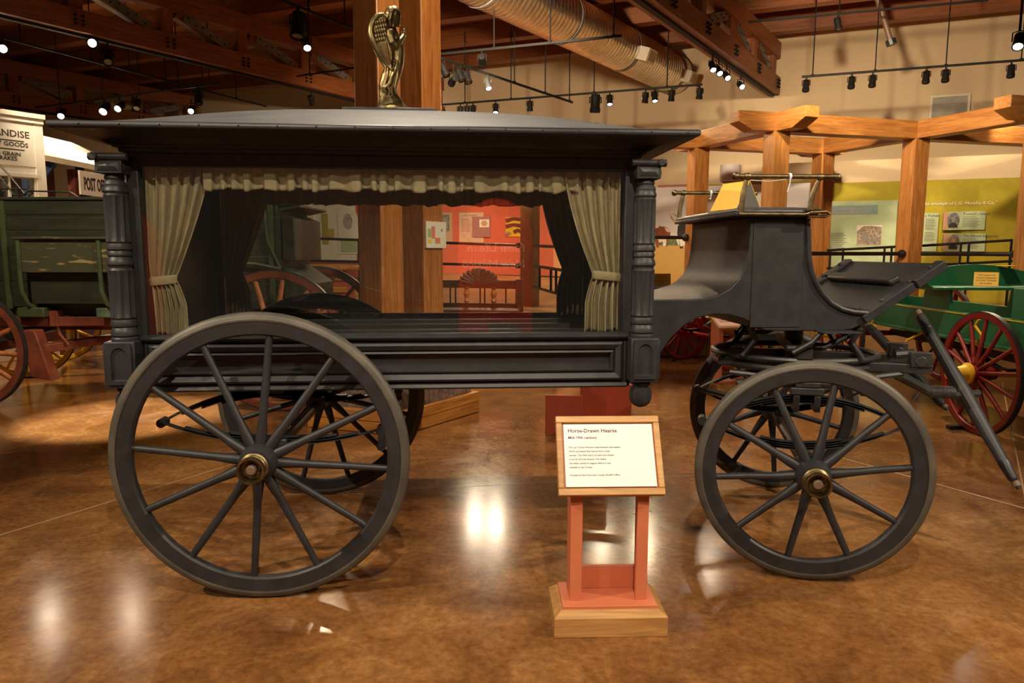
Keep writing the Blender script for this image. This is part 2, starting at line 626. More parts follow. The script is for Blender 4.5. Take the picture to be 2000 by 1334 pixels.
def truss(p, q, pitch=1.55, flip=False):
    p, q = Vector(p), Vector(q)
    t = thing('roof_truss', '', '', (0, 0, 0), kind='structure')
    d = (q - p).normalized()
    L = (q - p).length
    side = Vector((d.y, -d.x, 0))
    zl, zu = 5.275, 6.03
    Z = Vector((0, 0, 1))
    for s in (-1, 1):
        beam('lower_chord', p + side * s * .105 + Z * zl, q + side * s * .105 + Z * zl, .13, .35, 'glulam', t)
    beam('upper_chord', p + Z * zu, q + Z * zu, .30, .33, 'glulam', t)
    beam('track_channel', p + Z * 5.085, q + Z * 5.085, .09, .05, 'fixture', t, 0)
    n = int(L / pitch)
    for i in range(n + 1):
        c = q - d * (i * pitch + .25)
        beam('web_post', c + Z * 5.45, c + Z * 5.87, .22, .2, 'glulam', t, .006, up=side)
        bp = MB()
        for s in (-1, 1):
            for a in (-.06, .06):
                for b in (-.07, .0, .07):
                    o = c + side * (s * .172) + d * a
                    bp.lathe([(.022, 0), (.022, .03 * s), (.008, .05 * s)], 6, o=(0, 0, 0), axis='Y')
                    k = 18
                    rot = Matrix((d, side, Z)).transposed()
                    bp.v[-k:] = [tuple(rot @ Vector(v) + o + Z * (zl + b)) for v in bp.v[-k:]]
        bp.build('bolt_cluster', 'fixture', t)
        if i < n:
            c2 = c - d * pitch
            lo, hi = (c2, c) if ((i < 2) != flip) else (c, c2)
            e = (hi - lo).normalized()
            a, b = lo + e * .2 + Z * 5.48, hi - e * .2 + Z * 5.86
            beam('diagonal', a, b, .16, .17, 'glulam', t)
            for s in (-1, 1):
                ax = (b - a)
                beam('gusset_plate', a + ax * .12 + side * s * .095, b - ax * .12 + side * s * .095, .012, .15, 'plate', t, 0)
                nb = MB()
                for k in range(6):
                    nb.ball(a + ax * (.18 + .128 * k) + side * s * .104 + Z * (.03 if k % 2 else -.03), .018, n=5)
                nb.build('plate_bolts', 'fixture', t)
    return t


truss(Vector((-7.69, 11.23, 0)) - U * 9, Vector((-7.69, 11.23, 0)) + U * 10.6)
truss(Vector((2.31, 11.3, 0)) - U * 9, Vector((2.31, 11.3, 0)) + U * 6.3, flip=True)
truss(Vector((-12.46, 17.92, 0)) - U * 8, Vector((-12.46, 17.92, 0)) + U * 5.2)

# heavy post pair on a stone plinth with an oak kerb
kC, kA, kB = Vector((-.99, 6.1, 0)), Vector((-1.86, 6.41, 0)), Vector((-.35, 7.06, 0))
pk = thing('post_plinth', 'rough stone plinth with stacked oak kerb boards under the twin timber posts', 'plinth', kC)
qa, qb = kA - kC, kB - kC
quad = [Vector((0, 0, 0)), qb, qa + qb, qa]
cen = (qa + qb) / 2
MB().loft([[(cen + (p - cen) * .93) + Vector((0, 0, z)) for p in quad] for z in (0, .62)]).build('stone_block', 'stone', pk, bevel=.02)
for k in range(2):
    z = Vector((0, 0, .053 + k * .104))
    for i in range(4):
        p, q = quad[i], quad[(i + 1) % 4]
        beam('kerb_board', p + z, q + z, .06, .1, 'kerb', pk)
posts = []
for px, Y, lab in ((745, 6.85, 'square timber post rising from the stone plinth, bare of any sign'), (828, 7.35, 'square timber post on the stone plinth with the small floor map on it')):
    c = at(px, 500, Y)
    c.z = 0
    w = .31
    cc = c + (U - V) * (w / 2)
    t = thing('timber_post', lab, 'post', cc)
    beam('post', (0, 0, .62), (0, 0, 6.2), w, w, 'timber', t, .012, up=U)
    posts.append((c, w))
c, w = posts[1]
mc = c + U * .17 + V * .006
mp_ = thing('wall_map', 'small white floor-plan map with pink, green and yellow areas on timber post', 'map', mc + Vector((0, 0, 1.77)))
x = U
MB().loft([[x * a + V * b + Vector((0, 0, z)) for a, z in ((-.16, -.135), (.16, -.135), (.16, .135), (-.16, .135))] for b in (0, .02)]).build('board', 'paper', mp_, smooth=False)


def mapq(a0, a1, z0, z1, m, nm):
    MB().loft([[x * a + V * b + Vector((0, 0, z)) for a, z in ((a0, z0), (a1, z0), (a1, z1), (a0, z1))] for b in (.02, .021)]).build(nm, m, mp_, smooth=False)


mapq(-.135, -.085, -.03, .06, 'mapgreen', 'green_area')
mapq(-.135, -.07, -.09, -.045, 'mapyellow', 'yellow_area')
mapq(-.08, -.02, -.04, .085, 'mappink', 'pink_area')
mapq(-.02, .06, -.09, -.03, 'mappink', 'pink_area')
mapq(.08, .095, .035, .06, 'ink', 'marker')

# ventilation duct
da, db = atz(1028, 0, 5.74), atz(1318, 147, 5.74)
dl = (db - da).normalized()
da = da - dl * 6
L = (db - da).length
duct = thing('air_duct', 'galvanised spiral ventilation duct with square side registers under the ceiling', 'duct', da)
prof = []
n = int(L / .11)
for i in range(n + 1):
    t = L * i / n
    prof += [(.43, t), (.43, t + .085), (.439, t + .095), (.43, t + .105)] if i < n else [(.43, t)]
rot = dl.to_track_quat('X', 'Z').to_matrix().to_4x4()
MB().lathe(prof, 28, axis='X').build('spiral_tube', 'steel', duct, rot, angle=50)
for k in range(4):
    MB().lathe([(.44, 0), (.453, .01), (.453, .06), (.44, .07)], 28, axis='X', close=True).build('joint_band', 'plate', duct, rot @ Matrix.Translation((L - .4 - 2.35 * k, 0, 0)))
for k, t in enumerate((L - .35, L - 2.6)):
    bm_ = MB()
    bm_.box(-.19, .19, -.65, -.33, -.13, .13)
    rg = bm_.build('register_box', 'frame_white', duct, rot @ Matrix.Translation((t, 0, 0)) @ Matrix.Rotation(R(20), 4, 'X'))
    MB().box(-.15, .15, -.66, -.645, -.095, .095).build('register_grille', 'grille', rg)
for k in range(3):
    MB().tube([rot @ Vector((L - 1 - 3 * k, 0, .43)), rot @ Vector((L - 1 - 3 * k, 0, .88))], .012, 6).build('hanger_rod', 'fixture', duct)

# ------------------------------------------------------------------ pergola
PB = Vector((4.21, 11.68, 0))
E1, E2 = Vector((2.61, .70, 0)), Vector((-.77, 1.84, 0))
e1, e2 = E1.normalized(), E2.normalized()
pg = thing('pergola', 'timber pergola of square posts and lapped beams with sloped ends', 'pergola', (0, 0, 0))


def pergola_beam(p, q, z=3.63):
    p, q = Vector(p), Vector(q)
    d = (q - p)
    L = d.length
    h, w = .29, .27
    m = MB().prism([(0, h / 2), (0, -.02), (.26, -h / 2), (L - .26, -h / 2), (L, -.02), (L, h / 2)], -w / 2, w / 2)
    mt = Matrix.Rotation(math.atan2(d.y, d.x), 4, 'Z')
    mt.translation = p + Vector((0, 0, z))
    m.build('beam', 'pergola', pg, mt, bevel=.008, smooth=False)


for k in (0, 1):
    pergola_beam(PB + E2 * k - e1 * .78, PB + E2 * k + E1 * (2 - k) + e1 * .6, 3.63)
for k in (0, 1):
    pergola_beam(PB + E1 * k + E2 * 1 + e2 * .7, PB + E1 * k - (E2 * (0 if k == 0 else 1)) - e2 * .72, 3.634)
pergola_beam(PB + E1 - E2 - e1 * .75, PB + E1 * 2 - E2 + e1 * .6, 3.63)
pergola_beam(PB - E1 + E2 * 1.02 - e1 * .2, PB + E2 - e1 * .8, 3.626)
for i, j in ((0, 0), (1, 0), (0, 1), (1, 1), (1, -1)):
    c = PB + E1 * i + E2 * j
    beam('post', (c.x, c.y, .6), (c.x, c.y, 3.49), .29, .29, 'pergola', pg, .01, up=e1)
c = at(1035, 500, 12.5)
tp = thing('ramp_post', 'slim square timber post beside the ramp railing', 'post', (c.x, c.y, 0))
beam('post', (0, 0, .6), (0, 0, 3.4), .25, .25, 'timber', tp, .01, up=U)


def railing(name, label, rails, rposts, r=.026, knobs=()):
    t = thing(name, label, 'railing')
    for pts in rails:
        MB().tube(pts, r, 10).build('rail', 'rail', t)
    for a, b in rposts:
        MB().tube([a, b], r * .85, 8).build('baluster', 'rail', t)
    for kx in knobs:
        MB().ball(kx, r * 2.1, n=8).build('end_knob', 'rail', t)
    return t


c = PB
rB, rD, rE = (PB + Vector((.17, -.02, 1.58))), (PB + E1 + Vector((-.17, -.1, 1.58))), (PB + E1 - E2 * .9 + Vector((0, 0, 1.58)))
railing('pergola_railing', 'black pipe rail between pergola posts in front of the mint history panel', [[rB, rD]], [], .035, [rD])
rD2 = PB + E1 + Vector((.18, -.1, 1.58))
railing('pergola_railing', 'black pipe rail from pergola post towards the blue corner trim', [[rD2, rE]], [], .035, [rE])
rA = PB + E2 + Vector((-.19, 0, 1.87))
railing('pergola_railing', 'black pipe rail across the cattle mural meeting a pergola post', [[rA - e1 * 2.2, rA]], [], .035, [rA])
gz = .62
rl = [at(1615, 489, 13.2), at(1750, 482, 13.1), at(1800, 480, 13.0), at(1978, 469, 12.4)]
rl2 = [at(1615, 524, 13.2), at(1800, 519, 13.0), at(1978, 510, 12.4)]
bl = []
for px in (1622, 1647, 1728, 1742, 1877, 1893, 1976):
    t = (px - 1615) / 363
    Y = 13.2 - .8 * t
    p = at(px, 489 - 20 * t, Y)
    bl.append((Vector((p.x, p.y, gz)), p))
railing('ramp_railing', 'black sloping double pipe railing in front of the olive green wall', [rl, rl2], bl, .024)
r1 = [at(560, 464, 12.6), at(1012, 479, 12.1)]
r2 = [at(560, 508, 12.6), at(1012, 519, 12.1)]
r3 = [at(560, 552, 12.6), at(1012, 562, 12.1)]
railing('ramp_railing', 'black three-bar pipe railing crossing before the coral wall panels', [r1, r2, r3], [(Vector((p.x, p.y, .6)), p) for p in (at(700, 469, 12.45), at(852, 474, 12.28))], .024, [r1[1], r2[1], r3[1]])
r1 = [at(1042, 480, 12.0), at(1100, 482.5, 10.5)]
r2 = [at(1042, 519, 12.0), at(1100, 528, 10.5)]
r3 = [at(1042, 560, 12.0), at(1100, 577, 10.5)]
railing('ramp_railing', 'black three-bar pipe railing running up beside the peach wall', [r1, r2, r3], [(at(px, 560 + (px - 1042) * .3, Y), at(px, 520 + (px - 1042) * .15, Y)) for px, Y in ((1054, 11.7), (1076, 11.1), (1086, 10.8))], .024)

# ------------------------------------------------------------------ wheels
_wheel_cache = {}


def make_wheel(parent, loc, yaw, Rw, n_spokes, phase, mats, hub_r=.075, camber=.0, rim_h=.075, tyre_t=.028, rim_w=.05, spoke_r=(.027, .018, .016), cap='brass', dish=.035, hub_len=.13, cap_len=.085, cap_r=.058, tyre_round=True):
    """a spoked wheel; its axle points along the local -y (outwards). mats: felloe, tyre, spoke, hub, cap"""
    key = (Rw, n_spokes, mats, cap_len)
    if key not in _wheel_cache:
        ro = Rw - tyre_t
        ri = ro - rim_h
        w = rim_w / 2
        fel = MB().lathe([(ri + .008, -w), (ro, -w - .002), (ro, w + .002), (ri + .008, w), (ri, w - .010), (ri, -w + .010)], 72, axis='Y', close=True).mesh('wheel')
        a = tyre_t
        if tyre_round:
            tp = [(ro - .010, -w * 1.16), (ro - .002, -w * 1.20), (ro + .003, -w * 1.10), (ro + a * .30, -w * 1.06), (ro + a * .75, -w * .78), (Rw, -w * .28), (Rw, w * .28), (ro + a * .75, w * .78), (ro + a * .30, w * 1.06), (ro - .002, w * 1.20), (ro - .010, w * 1.16)]
        else:
            tp = [(ro - .002, -w * 1.04), (Rw, -w * 1.04), (Rw, w * 1.04), (ro - .002, w * 1.04)]
        tyre = MB().lathe(tp, 72, axis='Y', close=True).mesh('tyre')
        sm = MB()
        k = hub_r * .8
        pts = [(0, -dish, k), (0, -dish, k + .05), (0, -dish * .8, k + .13), (0, -dish * .4, (k + ri) * .55), (0, 0, ri + .012)]
        sm.tube(pts, [spoke_r[0], spoke_r[0] * .95, spoke_r[1] * 1.05, spoke_r[1], spoke_r[2]], 8)
        spoke = sm.mesh('spoke', angle=60)
        h = hub_len
        hub = MB().lathe([(hub_r * .55, h), (hub_r * .8, h * .98), (hub_r * .9, h * .5), (hub_r * 1.02, .03 - dish), (hub_r * 1.06, -dish), (hub_r * 1.02, -.03 - dish), (hub_r * .95, -dish - h * .55), (hub_r * .82, -dish - h * .72), (hub_r * .8, -dish - h * .76), (.02, -dish - h * .76)], 28, axis='Y').mesh('hub')
        y0 = -dish - h * .74
        cr = cap_r
        if cap == 'brass':
            capm = MB().lathe([(cr * 1.0, y0), (cr * 1.08, y0 - .006), (cr * 1.08, y0 - .016), (cr * .97, y0 - .022), (cr * .97, y0 - cap_len * .5), (cr * 1.04, y0 - cap_len * .55), (cr * .98, y0 - cap_len * .6), (cr * .98, y0 - cap_len * .92), (cr * 1.02, y0 - cap_len), (cr * .86, y0 - cap_len), (cr * .82, y0 - cap_len * .4), (.002, y0 - cap_len * .35)], 32, axis='Y', cap=(True, False)).mesh('hub_cap')
            nut = MB().lathe([(.034, y0 - cap_len * .3), (.034, y0 - cap_len * .5), (.026, y0 - cap_len * .52), (.022, y0 - cap_len * .85), (.017, y0 - cap_len * .9)], 12, axis='Y').mesh('axle_nut')
        else:
            capm = MB().lathe([(cr * 1.7, y0 + .03), (cr * 1.7, y0 + .01), (cr * 1.35, y0), (cr * 1.1, y0 - cap_len * .4), (cr * .95, y0 - cap_len), (cr * .6, y0 - cap_len), (cr * .55, y0 - cap_len * .8), (.002, y0 - cap_len * .8)], 24, axis='Y').mesh('hub_cap')
            nut = MB().lathe([(.02, y0 - cap_len * .7), (.02, y0 - cap_len * .95)], 6, axis='Y').mesh('axle_nut')
        _wheel_cache[key] = (fel, tyre, spoke, hub, capm, nut)
    fel, tyre, spoke, hub, capm, nut = _wheel_cache[key]
    mt = Matrix.Translation(loc) @ Matrix.Rotation(yaw, 4, 'Z') @ Matrix.Rotation(camber, 4, 'X')
    wq = put('wheel', fel, mats[0], parent, mt)
    put('tyre', tyre, mats[1], wq)
    for i in range(n_spokes):
        put('spoke', spoke, mats[2], wq, Matrix.Rotation(phase + 2 * math.pi * i / n_spokes, 4, 'Y'))
    put('hub', hub, mats[3], wq)
    put('hub_cap', capm, mats[4], wq)
    put('axle_nut', nut, 'nut', wq)
    return wq


# ------------------------------------------------------------------ the hearse
HP = .075
HO = Vector((-1.186, 3.863, 0))
HM = Matrix.Translation(HO) @ Matrix.Rotation(HP, 4, 'Z')
hearse = thing('horse_drawn_hearse', 'black horse-drawn hearse with glass sides, carved columns and beige curtains', 'carriage', HO, HP)
BX0, BX1, BY = -.575, 1.725, .565      # body shell


def rect_ring(x0, x1, y0, y1, z):
    return [(x0, y0, z), (x1, y0, z), (x1, y1, z), (x0, y1, z)]


# floor pan and sills
MB().box(BX0, BX1, -BY + .02, BY - .02, .945, .985).build('floor_pan', 'black', hearse)
MB().box(BX0 + .03, BX1 - .03, -BY + .03, BY - .03, 1.13, 1.165).build('deck_board', 'black', hearse)


def panel_sweep(x0, x1, z0, z1, y, sgn, prof):
    """moulded panel: mitred rectangles stepping inwards, 'out' measured from y outwards"""
    rings = []
    for ins, out in prof:
        rings.append([(x0 + ins, y + sgn * out, z0 + ins), (x1 - ins, y + sgn * out, z0 + ins), (x1 - ins, y + sgn * out, z1 - ins), (x0 + ins, y + sgn * out, z1 - ins)])
    return MB().loft(rings)


PROF = [(0, -.03), (0, .020), (.006, .026), (.016, .026), (.020, .018), (.026, .040), (.036, .046), (.058, .034), (.064, .022), (.066, .034), (.074, .038), (.080, .030), (.084, .006), (.092, .004)]
for sgn in (-1, 1):
    y = sgn * BY
    panel_sweep(-.545, 1.70, .962, 1.195, y, sgn, PROF).build('side_panel', 'black', hearse, angle=25)
    MB().prism([(sgn * (BY - .02), 1.19), (sgn * (BY + .045), 1.19), (sgn * (BY + .05), 1.198), (sgn * (BY + .04), 1.207), (sgn * (BY + .018), 1.214), (sgn * (BY - .02), 1.214)], -.55, 1.70, 'X').build('window_ledge', 'black', hearse)
    MB().prism([(sgn * (BY - .03), .945), (sgn * (BY + .032), .950), (sgn * (BY + .038), .958), (sgn * (BY + .03), .972), (sgn * (BY - .03), .972)], -.55, 1.70, 'X').build('bottom_bead', 'black', hearse)
    for xa, xb in ((-.58, -.528), (1.678, 1.735)):
        MB().box(xa, xb, min(y - sgn * .04, y + sgn * .015), max(y - sgn * .04, y + sgn * .015), 1.19, 2.0).build('window_stile', 'black', hearse, bevel=.004)
    MB().box(-.535, 1.685, min(y - sgn * .035, y + sgn * .012), max(y - sgn * .035, y + sgn * .012), 1.972, 2.03).build('window_header', 'black', hearse, bevel=.004)
    MB().box(-.532, 1.682, y - .003, y + .003, 1.21, 1.976).build('glass_pane', 'glass', hearse, smooth=False)
for xw, s in ((BX0, -1), (BX1, 1)):
    MB().box(xw - .02, xw + .02, -BY + .02, BY - .02, .96, 2.03).build('end_wall', 'black', hearse, bevel=.004)
for yy, z in ((.30, 1.19), (.08, 1.185), (-.16, 1.18)):
    MB().box(-.5, 1.62, yy - .02, yy + .02, 1.165, z + .01).build('bier_rail', 'black', hearse, bevel=.004)

# cornice swept round the body and the crowned roof
CP = [(-.03, 1.99), (.012, 1.99), (.020, 2.000), (.020, 2.028), (.034, 2.032), (.036, 2.046), (.052, 2.050), (.054, 2.058), (.066, 2.060), (.075, 2.066), (.092, 2.076), (.118, 2.086), (.150, 2.093), (.180, 2.099), (.205, 2.104)]
MB().loft([rect_ring(BX0 + .01 - o, BX1 - .01 + o, -BY - o + .01, BY + o - .01, z) for o, z in CP], (True, True)).build('cornice', 'black', hearse, angle=28)
rx0, rx1, ry = BX0 - .205, BX1 + .225, BY + .225
nx, ny = 48, 24
rf = MB()
top = []
for i in range(nx + 1):
    for j in range(ny + 1):
        u, v = 2 * i / nx - 1, 2 * j / ny - 1
        z = 2.128 + .182 * (1 - abs(u) ** 3.2) ** .9 * (1 - abs(v) ** 2.0)
        top.append((rx0 + (rx1 - rx0) * i / nx, -ry + 2 * ry * j / ny, z))
ix = lambda i, j: i * (ny + 1) + j
fs = [(ix(i, j), ix(i + 1, j), ix(i + 1, j + 1), ix(i, j + 1)) for i in range(nx) for j in range(ny)]
rf.add(top, fs)
rf.build('roof', 'black_top', hearse, angle=60)
edge = [(.0, 2.130), (.008, 2.124), (.008, 2.110), (.002, 2.102), (-.02, 2.100), (-.05, 2.099)]
MB().loft([rect_ring(rx0 - o, rx1 + o, -ry - o, ry + o, z) for o, z in edge], (False, True)).build('roof_edge', 'black', hearse, angle=60)
nl = MB()
for k in range(17):
    nl.ball((rx0 + .12 + k * .16, -ry - .007, 2.117), .005, n=5)
nl.build('roof_nails', 'iron', hearse)


def fluted(z0, z1, r, n=10, depth=.16, seg=6, pinch=.22):
    """fluted shaft with scalloped ends"""
    rings = []
    N = n * seg
    for z, k, rr in ((z0, 0, .86), (z0 + .012, .0, 1.0), (z0 + .035, 1, 1.0), (z1 - .035, 1, 1.0), (z1 - .012, 0, 1.0), (z1, 0, .86)):
        ring = []
        for j in range(N):
            a = 2 * math.pi * j / N
            c = (j % seg) / seg
            g = math.sin(math.pi * c)
            q = r * rr * (1 - depth * k * g + .02 * (1 - g))
            ring.append((q * math.cos(a), q * math.sin(a), z))
        rings.append(ring)
    return MB().loft(rings)


def make_column(x, y, sx, sy):
    o = Matrix.Translation((x, y, 0))
    cb = MB()
    cb.box(-.062, .062, -.062, .062, 1.988, 2.014)
    cb.tube([(-.08, sy * .052, 2.0), (.08, sy * .052, 2.0)], .0165, 12)
    cb.tube([(sx * .052, -.08, 2.0), (sx * .052, .08, 2.0)], .0165, 12)
    col = cb.build('column', 'black', hearse, o, bevel=.003)
    kb = MB()
    h = .056
    kb.box(-h, h, -h, h, 1.930, 1.988)
    for nx_, ny_ in ((1, 0), (-1, 0), (0, 1), (0, -1)):
        t = Vector((-ny_, nx_, 0))
        b0 = Vector((nx_, ny_, 0)) * h
        c = Vector((0, 0, 1.959))
        kb.loft([[b0 + c - t * .048 - Vector((0, 0, .022)), b0 + c + t * .048 - Vector((0, 0, .022)), b0 + c + t * .048 + Vector((0, 0, .022)), b0 + c - t * .048 + Vector((0, 0, .022))],
                 [b0 * 1.18 + c - t * .03, b0 * 1.18 + c + t * .03, b0 * 1.18 + c + t * .03 + Vector((0, 0, .001)), b0 * 1.18 + c - t * .03 + Vector((0, 0, .001))]])
    kb.build('capital_block', 'black', col, bevel=.003)
    MB().lathe([(.03, 1.932), (.036, 1.93), (.041, 1.918), (.041, 1.910), (.037, 1.905), (.044, 1.896), (.048, 1.886), (.046, 1.876), (.049, 1.868), (.052, 1.857), (.048, 1.848), (.04, 1.845)], 28).build('neck_rings', 'black', col)
    fluted(1.625, 1.85, .050).build('upper_shaft', 'black', col, angle=30)
    MB().lathe([(.04, 1.632), (.048, 1.628), (.052, 1.614), (.052, 1.603), (.045, 1.597), (.050, 1.588), (.050, 1.576), (.044, 1.570), (.049, 1.560), (.054, 1.548), (.054, 1.536), (.047, 1.528), (.046, 1.52), (.04, 1.515)], 28).build('middle_rings', 'black', col)
    fluted(1.288, 1.522, .052).build('lower_shaft', 'black', col, angle=30)
    MB().lathe([(.04, 1.294), (.050, 1.290), (.055, 1.275), (.054, 1.262), (.047, 1.256), (.052, 1.246), (.056, 1.234), (.056, 1.220), (.050, 1.213), (.056, 1.205), (.056, 1.196), (.03, 1.19)], 28).build('base_rings', 'black', col)
    # pedestal with an arched sunk panel on the outer faces
    pb = MB()
    h = .066
    pb.box(-h, h, -h, h, .985, 1.196)

    ped = pb.build('pedestal', 'black', col, bevel=.006)
    arch = [(-.036, 1.02), (.036, 1.02)] + [(.036 * math.cos(R(a)), 1.125 + .045 * math.sin(R(a))) for a in range(0, 181, 15)]
    for (nx_, ny_) in ((0, sy), (sx, 0)):
        n_ = Vector((nx_, ny_, 0))
        t = Vector((-ny_, nx_, 0)) if ny_ else Vector((0, 1, 0))
        fr = MB()
        outer = [(-.054, 1.003), (.054, 1.003)] + [(.054 * max(-1, min(1, 1.3 * math.cos(R(a)))), 1.125 + .058 * max(0, min(1, 1.5 * math.sin(R(a))))) for a in range(0, 181, 15)]
        r0 = [n_ * h + t * a + Vector((0, 0, z)) for a, z in outer]
        r1 = [n_ * (h + .009) + t * a + Vector((0, 0, z)) for a, z in outer]
        r2 = [n_ * (h + .009) + t * a + Vector((0, 0, z)) for a, z in arch]
        r3 = [n_ * (h - .006) + t * a * .8 + Vector((0, 0, 1.09 + (z - 1.09) * .86)) for a, z in arch]
        fr.loft([r0, r1, r2, r3], (False, True))
        fr.build('sunk_panel', 'black', col, angle=20)
    fl_ = MB()
    seg, nn = 5, 10
    rings = []
    for z, r, k in ((.985, .034, 0), (.978, .046, 0), (.968, .046, 0), (.962, .037, 0), (.956, .037, 0), (.948, .050, .3), (.925, .056, 1), (.900, .055, 1), (.878, .047, .8), (.862, .030, .4), (.855, .010, 0)):
        rings.append([(r * (1 - .14 * k * math.sin(math.pi * (j % seg) / seg)) * math.cos(2 * math.pi * j / (nn * seg)), r * (1 - .14 * k * math.sin(math.pi * (j % seg) / seg)) * math.sin(2 * math.pi * j / (nn * seg)), z) for j in range(nn * seg)])
    fl_.loft(rings)
    fl_.build('pendant', 'black', col, angle=30)


for x, sx in ((-.612, -1), (1.765, 1)):
    for sy in (-1, 1):
        make_column(x, sy * .615, sx, sy)


# curtains and valances
def curtain(top, tie, bot, zt, ztie, zb, y, inner, n_fold, amp=.02, seed=0, tie_dir=-1):
    """drape gathered by a tie-back; (x0,x1) spans at the three heights"""
    rnd = random.Random(seed)
    ph = [rnd.uniform(0, 6.28) for _ in range(4)]
    nu, nv = 72, 44
    vs = []
    for j in range(nv + 1):
        v = j / nv
        z = zt + (zb - zt) * v
        vt = (zt - ztie) / (zt - zb)
        if v < vt:
            k = v / vt
            e = k ** 1.5
            x0 = top[0] + (tie[0] - top[0]) * e
            x1 = top[1] + (tie[1] - top[1]) * (k ** 1.25)
        else:
            k = (v - vt) / (1 - vt)
            e = min(1, k * 2.2) ** .7
            x0 = tie[0] + (bot[0] - tie[0]) * e
            x1 = tie[1] + (bot[1] - tie[1]) * e
        near = math.exp(-((v - vt) / .07) ** 2)
        a = amp * (.75 + .5 * v) * (1 - .35 * near)
        for i in range(nu + 1):
            u = i / nu
            w = math.sin(2 * math.pi * n_fold * u + ph[0] + .5 * math.sin(3 * v + ph[2])) + .45 * math.sin(2 * math.pi * n_fold * 1.9 * u + ph[1] + v * 2)
            xx = x0 + (x1 - x0) * (u + .018 * math.sin(2 * math.pi * n_fold * u + ph[3]))
            vs.append((xx, y + inner * (a * w * (1 - .15 * near)), z + .006 * math.sin(9 * u + ph[1]) * v))
    ix = lambda i, j: j * (nu + 1) + i
    fs = [(ix(i, j), ix(i + 1, j), ix(i + 1, j + 1), ix(i, j + 1)) for j in range(nv) for i in range(nu)]
    o = MB().add(vs, fs).build('curtain', 'curtain', hearse, angle=80)
    s = o.modifiers.new('cloth', 'SOLIDIFY')
    s.thickness = .003
    # tie-back band around the gathered cloth
    cx, w = (tie[0] + tie[1]) / 2, (tie[1] - tie[0]) / 2 + .008
    tb = MB()
    rings = []
    for dz in (-.020, -.012, .012, .020):
        rings.append([(cx + w * math.cos(t) * (1 if abs(dz) < .015 else .97), y + (amp * 1.15 + .007) * math.sin(t) * (1 if abs(dz) < .015 else .85), ztie + dz + tie_dir * .10 * (cx - (cx + w * math.cos(t)))) for t in [2 * math.pi * q / 24 for q in range(24)]])
    tb.loft(rings, (False, False))
    b = tb.build('tie_back', 'curtain', o)
    return o


for sy, yy in ((-1, -.515), (1, .515)):
    curtain((-.53, -.235), (-.525, -.415), (-.515, -.375), 1.985, 1.462, 1.205, yy, sy, 6, .017, 3 + sy, -1)
    curtain((1.40, 1.672), (1.545, 1.672), (1.505, 1.668), 1.985, 1.482, 1.208, yy, sy, 5, .018, 9 + sy, 1)
    nu, nv = 420, 10
    rnd = random.Random(20 + sy)
    ks = [rnd.uniform(.0, 6.28) for _ in range(6)]
    vs = []
    x0, x1 = -.262, 1.46
    for j in range(nv + 1):
        v = j / nv
        for i in range(nu + 1):
            u = i / nu
            t = u * 2 * math.pi
            w = math.sin(23 * t + 2.2 * math.sin(5 * t + ks[0]) + ks[1]) + .7 * math.sin(14 * t + ks[2] + 1.6 * math.sin(3 * t + ks[4]))
            w = math.tanh(1.8 * w)
            zb = 1.876 + .006 * math.sin(11 * t + ks[3]) + .004 * w
            vs.append((x0 + (x1 - x0) * u + .006 * v * math.sin(23 * t + ks[5]), yy + sy * .012 + (.003 + .015 * v ** .7) * w, 1.985 + (zb - 1.985) * v))
    ix = lambda i, j: j * (nu + 1) + i
    o = MB().add(vs, [(ix(i, j), ix(i + 1, j), ix(i + 1, j + 1), ix(i, j + 1)) for j in range(nv) for i in range(nu)]).build('valance', 'curtain', hearse, angle=80)
    o.modifiers.new('cloth', 'SOLIDIFY').thickness = .003

# driver's box
SW = .45
side_poly = [(1.745, 1.362), (2.04, 1.362), (2.12, 1.366), (2.19, 1.383), (2.25, 1.415), (2.295, 1.462), (2.322, 1.520), (2.336, 1.60), (2.342, 1.70), (2.344, 1.772),
             (2.636, 1.772), (2.640, 1.66), (2.648, 1.575), (2.662, 1.510), (2.688, 1.450), (2.725, 1.395), (2.775, 1.345), (2.835, 1.312), (2.90, 1.295), (2.985, 1.288), (3.02, 1.27), (2.965, 1.235), (2.90, 1.206), (2.80, 1.198),
             (2.50, 1.200), (2.44, 1.203), (2.40, 1.225), (2.33, 1.262), (2.25, 1.284), (2.17, 1.286), (2.09, 1.268), (2.02, 1.228), (1.955, 1.165), (1.905, 1.09), (1.87, 1.01), (1.855, .985), (1.745, .985)]
MB().prism(side_poly, -SW, SW).build('driver_box', 'black', hearse, bevel=.006, angle=30)
# raised rim along the footwell curve
rim = [(2.632, 1.765), (2.642, 1.66), (2.650, 1.575), (2.664, 1.510), (2.690, 1.450), (2.727, 1.395), (2.777, 1.345), (2.837, 1.312), (2.90, 1.297), (2.985, 1.290)]
for sgn in (-1, 1):
    MB().tube([(x, sgn * (SW + .004), z) for x, z in rim], .014, 8).build('footwell_rim', 'black', hearse)
MB().prism([(2.36, 1.22), (2.62, 1.22), (2.62, 1.76), (2.36, 1.76)], -SW - .004, -SW).build('seat_side_board', 'black', hearse, bevel=.002)
MB().prism([(2.36, 1.22), (2.62, 1.22), (2.62, 1.76), (2.36, 1.76)], SW, SW + .004).build('seat_side_board', 'black', hearse, bevel=.002)
